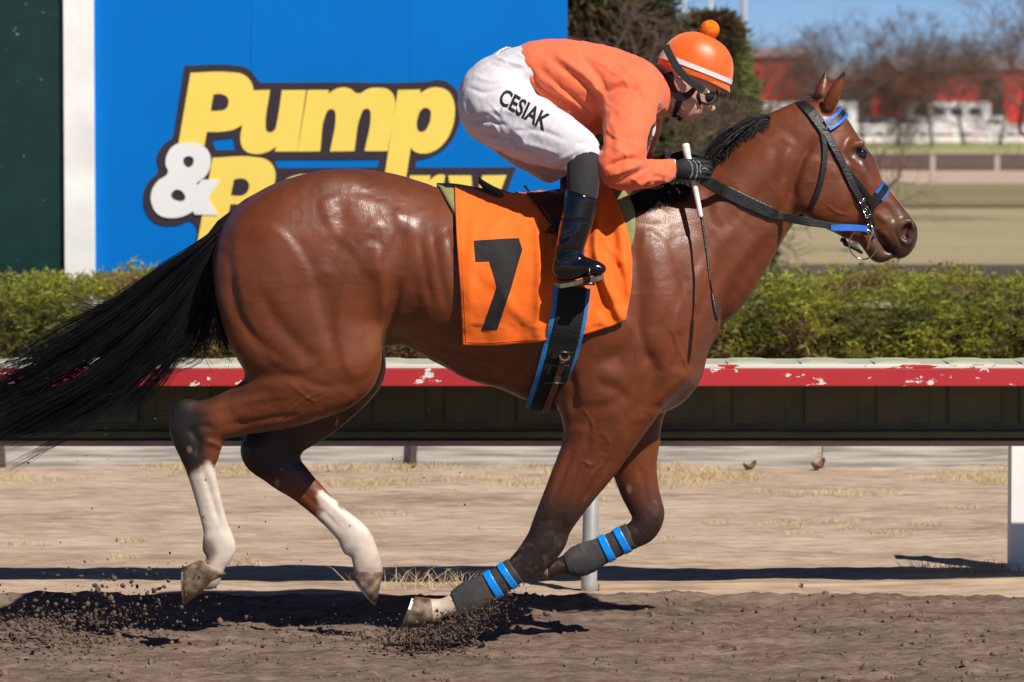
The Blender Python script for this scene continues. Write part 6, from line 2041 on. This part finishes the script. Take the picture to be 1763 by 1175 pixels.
def bare_tree(base, height, spread, seed, label, levels=6, group='bare trees in front of the red barns', lean=(0, 0), nb=3, r0=None, mat=None, name='bare_tree', first=.28, rmin=.004):
    rnd = random.Random(seed)
    root = empty(name, tuple(base)); tag(root, label, 'tree', group)
    height *= 1.12
    limbs, twigs = [], []
    def grow(p, d, L_, r, lev):
        pts = [p]; q = p.copy(); dd = d.copy()
        ns = 4 if lev < 3 else 3
        for s in range(ns):
            dd = (dd + Vector((rnd.gauss(0, .16), rnd.gauss(0, .16), rnd.gauss(.03, .10)))).normalized()
            q = q + dd * L_ / ns; pts.append(q)
        rr = [r * (1 - .45 * i / ns) for i in range(ns + 1)]
        (limbs if lev < 3 else twigs).append((pts, rr))
        if lev >= levels: return
        for i in range(nb + (1 if lev == 0 else 0)):
            k = rnd.randint(max(1, ns - 2), ns) if i else ns
            a_ = rnd.uniform(0, 6.283); o_ = dd.orthogonal().normalized(); o_.rotate(Matrix.Rotation(a_, 3, dd))
            nd = (dd * rnd.uniform(.55, 1.0) + o_ * rnd.uniform(.45, .95) * spread).normalized()
            grow(pts[k], nd, L_ * rnd.uniform(.66, .86), max(rr[k] * .68, rmin), lev + 1)
    grow(Vector(base), Vector((lean[0], lean[1], 1)).normalized(), height * first, r0 or height * .022, 0)
    for nm, lst, n, mt in (('trunk', limbs, 6, M_BARK), ('twigs', twigs, 3, mat or M_TWIG)):
        mb = MB()
        for pts, rr in lst: mb.tube(pts, rr, n, False)
        o = mb.build(nm, mt, root, True)
        if nm == 'twigs': o['kind'] = 'stuff'
    return root


def evergreen(base, height, rad, seed, label, n=2600, size=(.10, .22), group=None, shape=1.0, c1=(.050, .075, .026), c2=(.19, .215, .065), brown=.25, name='evergreen_tree'):
    rg = np.random.default_rng(seed); rnd = random.Random(seed)
    root = empty(name, tuple(base)); tag(root, label, 'tree', group)
    mb = MB(); mb.tube([Vector(base), Vector(base) + Vector((.05, 0, height * .5)), Vector(base) + Vector((0, 0, height * .93))], [height * .028, height * .018, .01], 8)
    limbs = []
    P, N_ = [], []
    for i in range(n):
        t_ = rnd.random() ** .8
        z = height * (.06 + .92 * t_)
        a_ = rnd.uniform(0, 6.283)
        R_ = rad * (1 - t_) ** shape * (.78 + .45 * mnoise.noise(Vector((math.cos(a_) * 1.6, math.sin(a_) * 1.6, z * .9 + seed)))) + .06
        r = R_ * rnd.random() ** .35
        P.append((base[0] + r * math.cos(a_), base[1] + r * math.sin(a_), base[2] + z)); N_.append((math.cos(a_), math.sin(a_), .55))
        if i % 40 == 0:
            mb.tube([Vector((base[0], base[1], base[2] + max(.05, z - .25 * r))), Vector(P[-1])], [height * .006, .004], 4, False)
    mb.build('trunk', M_BARK, root, True)
    P, N_ = np.array(P), np.array(N_)
    f = fbm(P * 1.7, 3, seed); b_ = smoothstep(.5, .62, fbm(P * 1.2, 3, seed + 5)) * brown * 2
    col = np.array(c1) + (np.array(c2) - np.array(c1)) * smoothstep(.35, .65, f)[:, None] * rg.uniform(.5, 1.1, (len(P), 1))
    col = col * (1 - b_[:, None]) + np.array([.115, .07, .042]) * b_[:, None]
    V, Q, C = sprays(P, N_, rg.uniform(*size, len(P)), col, nb=12, width=.10, spread=.7, rng=rg)
    me = mesh_np('crown', V, Q); attr_color(me, 'tint', C)
    o = link('crown', me, M_LEAF, root, False); o['kind'] = 'stuff'
    return root


def gpos(px, y, z=0.0): return (float(W(px, 300, y)[0]), y, z)


evergreen(gpos(1055, 22), 3.9, 1.25, 3, 'tall dense evergreen tree rising behind the rider', 4200, (.10, .20), shape=.55, brown=.35)
evergreen(gpos(1222, 26), 2.85, .62, 9, 'shorter evergreen tree beside the tall one behind the helmet', 2600, (.10, .19), shape=.4, brown=.4)
evergreen(gpos(1030, 17), 1.9, .8, 17, 'low dark juniper bush beside the blue sign board', 2400, (.06, .14), shape=.35, brown=.35, name='juniper_bush')
for i, (px_, y_, h_, sd, lab) in enumerate([(1015, 20, 4.2, 31, 'brown leafless shrub at the edge of the blue sign board'), (1272, 24, 3.4, 37, 'brown leafless shrub between the evergreens and the mane'), (1160, 18.5, 2.6, 35, 'low brown leafless shrub under the short evergreen')]):
    bare_tree(gpos(px_, y_), h_, 1.0, sd, lab, 5, None, nb=4, name='bare_shrub', first=.2, r0=.022)
# near small tree behind the horse's head and the branches that reach in from the right
bare_tree(gpos(1472, 44), 2.6, 1.15, 51, "small leafless tree with thin forked branches behind the horse's face", 4, None, lean=(.45, 0), r0=.05, nb=3)
bare_tree(gpos(1900, 60), 6.2, 1.2, 63, 'large leafless tree reaching its branches in above the barns', 6, None, lean=(-.25, 0), r0=.13)
for i, (px_, y_, h_, sd, lab) in enumerate([(1318, 236, 8.6, 71, 'reddish leafless tree before the barn next to the evergreens'), (1385, 250, 8.0, 78, 'reddish leafless tree at the corner of the first red barn'), (1430, 244, 8.4, 72, 'reddish leafless tree before the dark fronted barn, above the ears'),
                                       (1485, 238, 8.2, 73, 'reddish leafless tree beside the dark pickup truck'), (1545, 246, 8.8, 74, 'reddish leafless tree behind the silver car'), (1605, 240, 7.6, 75, 'reddish leafless tree before the near corner of the long barn'),
                                       (1660, 248, 7.0, 76, 'reddish leafless tree left of the dark barn doorway'), (1722, 242, 7.8, 77, 'reddish leafless tree right of the dark barn doorway')]):
    bare_tree(gpos(px_, y_), h_, 1.15, sd, lab, 6 if px_ < 1400 else 7, 'bare trees in front of the red barns', r0=.11, nb=3, first=.30, rmin=.013)

# ================================================================== far buildings, fence, vehicles, poles
M_BARN = mat_plain('red_barn_siding', (.66, .030, .028), .6, var=.12, scale=.6)
M_ROOF = mat_plain('pale_metal_roof', (.33, .34, .37), .5, var=.1, scale=.5)
M_DARK = mat_plain('barn_doorway', (.035, .022, .02), .9)
M_FWHITE = mat_plain('white_fence_paint', (.78, .78, .76), .6, var=.06, scale=1)
def barn(px0, px1, y, wall, roof, depth, doors, label, name='barn'):
    x0, x1 = gpos(px0, y)[0], gpos(px1, y)[0]; w = x1 - x0
    b = empty(name, ((x0 + x1) / 2, y, 0)); tag(b, label, 'barn', None)
    MB().box(((x0 + x1) / 2, y + depth / 2, wall / 2), (w, depth, wall)).build('wall', M_BARN, b)
    ov = .4
    V = [(x0 - ov, y - ov, wall - .1), (x1 + ov, y - ov, wall - .1), (x1 + ov, y + depth / 2, wall + roof), (x0 - ov, y + depth / 2, wall + roof), (x1 + ov, y + depth + ov, wall - .1), (x0 - ov, y + depth + ov, wall - .1)]
    V2 = [(a_, b_2, c_ - .2) for a_, b_2, c_ in V]
    MB().add(V + V2, [(0, 1, 2, 3), (3, 2, 4, 5), (6, 9, 8, 7), (9, 11, 10, 8), (0, 6, 7, 1), (5, 4, 10, 11), (0, 3, 9, 6), (3, 5, 11, 9), (1, 7, 8, 2), (2, 8, 10, 4)]).build('roof', M_ROOF, b)
    for d0, d1, dh in doors:
        xa, xb = gpos(d0, y)[0], gpos(d1, y)[0]
        MB().box(((xa + xb) / 2, y - .04, dh / 2), (xb - xa, .12, dh)).build('doorway', M_DARK, b)
    return b
barn(1240, 1396, 292, 6.6, .55, 14, [(1345, 1365, 3.0)], 'red barn with pale metal roof beside the evergreen trees')
barn(1548, 1960, 286, 5.6, .9, 16, [(1688, 1728, 4.6), (1600, 1622, 3.0), (1800, 1840, 4)], 'long red barn with a dark doorway beyond the white fence')
barn(1420, 1530, 318, 5.2, .8, 14, [(1440, 1500, 4.2)], 'dark fronted red barn set back between the other two')

def vehicle(px_, y, kind, label, body):
    x = gpos(px_, y)[0]
    v = empty('parked_' + kind, (x, y, 0)); tag(v, label, kind, None)
    M_T = mat_plain('tyre_rubber', (.02, .02, .02), .9); M_G = mat_plain('dark_glass', (.02, .03, .04), .1)
    if kind == 'trailer':
        L_, h_ = 6.0, 2.3
        MB().box((x, y, .55 + h_ / 2), (L_, 2.1, h_)).build('box_body', body, v, False, .12)
        for k in range(4): MB().box((x - 2.0 + k * 1.3, y - 1.07, 2.15), (.8, .05, .5)).build('window', M_G, v)
        wx = (-.5, .5); MB().box((x + L_ / 2 + .5, y, .55), (1.2, .15, .15)).build('drawbar', M_T, v)
    else:
        L_ = 4.8
        prof = [(-2.4, .45), (-2.4, .95), (-2.2, 1.05), (-1.0, 1.1), (-.55, 1.65), (1.2, 1.7), (1.75, 1.12), (2.35, 1.0), (2.4, .45)]
        if kind == 'truck': prof = [(-2.7, .55), (-2.7, 1.2), (-.4, 1.2), (-.35, 1.85), (1.0, 1.85), (1.5, 1.25), (2.6, 1.15), (2.65, .55)]
        n = len(prof)
        V = [(x + a_, y - .88, b_) for a_, b_ in prof] + [(x + a_, y + .88, b_) for a_, b_ in prof]
        MB().add(V, [tuple(range(n))[::-1], tuple(range(n, 2 * n))] + [(i, (i + 1) % n, n + (i + 1) % n, n + i) for i in range(n)]).build('body', body, v, False, .04)
        MB().box((x + .35, y - .885, 1.38), (1.3 if kind != 'truck' else 1.0, .04, .36)).build('window', M_G, v)
        wx = (-1.5, 1.55)
    for q in wx:
        for s in (-.82, .82): MB().tube([(x + q, y + s - .1, .34), (x + q, y + s + .1, .34)], .34, 14).build('wheel', M_T, v)
M_VW = mat_plain('white_vehicle_paint', (.75, .75, .76), .3, coat=.5); M_VS = mat_plain('silver_vehicle_paint', (.42, .44, .47), .3, coat=.5); M_VB = mat_plain('dark_vehicle_paint', (.04, .05, .07), .3, coat=.5)
vehicle(1400, 274, 'trailer', 'white horse trailer parked before the first red barn', M_VW)
vehicle(1290, 276, 'trailer', 'white horse trailer parked partly behind the mane', M_VW)
vehicle(1548, 272, 'car', 'silver car parked behind the white fence beside a trailer', M_VS)
vehicle(1630, 276, 'trailer', 'white horse trailer parked before the long red barn', M_VW)
vehicle(1700, 270, 'truck', 'white pickup truck parked before the dark doorway', M_VW)
vehicle(1502, 276, 'truck', 'dark pickup truck parked between the trailers', M_VB)
# white fence: boards and posts
fy = 258
fen = empty('white_fence', (gpos(1560, fy)[0], fy, 0)); tag(fen, 'long white board fence along the green strip before the barns', 'fence')
fx0, fx1 = gpos(1150, fy)[0], gpos(1950, fy)[0]
for z, hh in ((.30, .42), (.85, .2), (1.2, .2)):
    MB().box(((fx0 + fx1) / 2, fy, z), (fx1 - fx0, .05, hh)).build('board', M_FWHITE, fen)
xx = fx0; k = 0
pmn = None
while xx < fx1:
    if pmn is None: pmn = MB().box((0, 0, .7), (.16, .16, 1.4)).build('post', M_FWHITE, fen); o = pmn
    else: o = pmn.copy(); COL.objects.link(o)
    o.location = (xx, fy + .06, 0); o.matrix_parent_inverse = Matrix.Translation(fen.location).inverted()
    xx += 2.4
# far inside rail
ry = dist(291.0)
fr = empty('far_rail', (gpos(1660, ry)[0], ry, 0)); tag(fr, 'thin grey far rail on short posts beyond the clay strip', 'rail')
M_FRAIL = mat_plain('grey_far_rail', (.42, .38, .34), .6)
rx0, rx1 = gpos(1300, ry)[0], gpos(1950, ry)[0]
MB().box(((rx0 + rx1) / 2, ry, .56), (rx1 - rx0, .08, .06)).build('rail', M_FRAIL, fr)
sp_ = 111 * (ry + D) / FPX; xx = gpos(1606, ry)[0] - 3 * sp_
pmn = None
while xx < rx1:
    if pmn is None: pmn = MB().box((0, 0, .26), (.16, .10, .62)).build('post', M_FRAIL, fr); o = pmn
    else: o = pmn.copy(); COL.objects.link(o)
    o.location = (xx, ry + .06, 0); o.matrix_parent_inverse = Matrix.Translation(fr.location).inverted()
    xx += sp_
# light poles
M_POLE = mat_plain('pale_steel_pole', (.52, .54, .52), .5)
for px_, y_, r_, lab in ((1280, 180, .13, 'thick pale light pole standing above the evergreens'), (1222, 240, .13, 'thin pale light pole behind the pompom'), (1177, 300, .12, 'faint thin light pole beyond the tall evergreen')):
    x = gpos(px_, y_)[0]
    pl = empty('light_pole', (x, y_, 0)); tag(pl, lab, 'pole')
    MB().tube([(x, y_, 0), (x, y_, 14)], [r_ * 1.2, r_ * .8], 10).build('shaft', M_POLE, pl, True)
    MB().box((x, y_, 14.1), (1.8, .15, .15)).build('crossarm', M_POLE, pl)
    for q in (-.7, 0, .7): MB().box((x + q, y_ - .15, 14.0), (.45, .3, .4)).build('floodlight', M_POLE, pl, False, .03)
# ================================================================== dirt thrown up by the hooves
def clods(name, P, S, mat, seed=1):
    rg = np.random.default_rng(seed)
    bm = bmesh.new(); bmesh.ops.create_icosphere(bm, subdivisions=1, radius=1)
    bv = np.array([v.co[:] for v in bm.verts]); bf = np.array([[v.index for v in f.verts] for f in bm.faces]); bm.free()
    n = len(P)
    sc = rg.uniform(.6, 1.3, (n, 1, 3)) * S[:, None, None]
    V = P[:, None, :] + (bv[None] * (1 + rg.uniform(-.3, .3, (n, len(bv), 1)))) * sc
    F = (bf[None] + (np.arange(n) * len(bv))[:, None, None]).reshape(-1, 3)
    return link(name, mesh_np(name, V.reshape(-1, 3), F), mat, None, True)


M_CLOD = mat_plain('damp_dark_dirt', (.095, .066, .047), .95, var=.5, scale=14)
rg = np.random.default_rng(5)
pts, sz = [], []
def burst(cx, cy, sx, sy, n, s0, s1, y=0.05, sy_=.10, tilt=0.0):
    u, v = rg.normal(0, 1, n), rg.normal(0, 1, n)
    px_, py_ = cx + sx * u, cy + sy * v + tilt * sx * u
    yy = y + rg.normal(0, sy_, n)
    p = W(px_, py_, yy)
    k = p[:, 2] > -.02
    pts.append(p[k]); sz.append((rg.uniform(0, 1, n) ** 4.5 * (s1 - s0) + s0)[k])
burst(770, 1082, 42, 15, 2600, .0009, .007, .0, .10, -.25)
burst(835, 1050, 34, 13, 1500, .0007, .004, .0, .08, -.5)
burst(715, 1100, 44, 10, 900, .0012, .008, -.05, .10)
burst(610, 1090, 90, 14, 500, .0010, .007, .05, .15)
burst(130, 1070, 110, 20, 1500, .0010, .009, .1, .2)
burst(30, 1085, 60, 14, 600, .0012, .010, .1, .2)
burst(215, 1020, 80, 26, 260, .0012, .012, .1, .15)
burst(330, 960, 160, 70, 130, .0010, .005, .1, .2)
burst(720, 830, 70, 50, 70, .0010, .004, .1, .1)
burst(200, 720, 90, 40, 60, .0010, .004, .1, .1)
burst(1250, 1090, 30, 8, 30, .0015, .006, .1, .2)
o = clods('flying_dirt', np.concatenate(pts), np.concatenate(sz), M_CLOD)
tag(o, 'dark damp dirt thrown up by the galloping hooves', 'dirt', kind='stuff')
n = 5200
P = np.stack([rg.uniform(-2.4, 2.4, n), rg.uniform(-1.5, 1.45, n), np.zeros(n)], 1)
P = P[fbm(P * np.array([2.5, 5, 1]), 3, 61) > .42]
P[:, 2] = h_track(P) + .002
s = rg.uniform(0, 1, len(P)) ** 5 * .014 + .002
o = clods('loose_clods', P, s, M_TRACK, 3)
tag(o, 'loose clods lying on the harrowed track', 'dirt', kind='stuff')
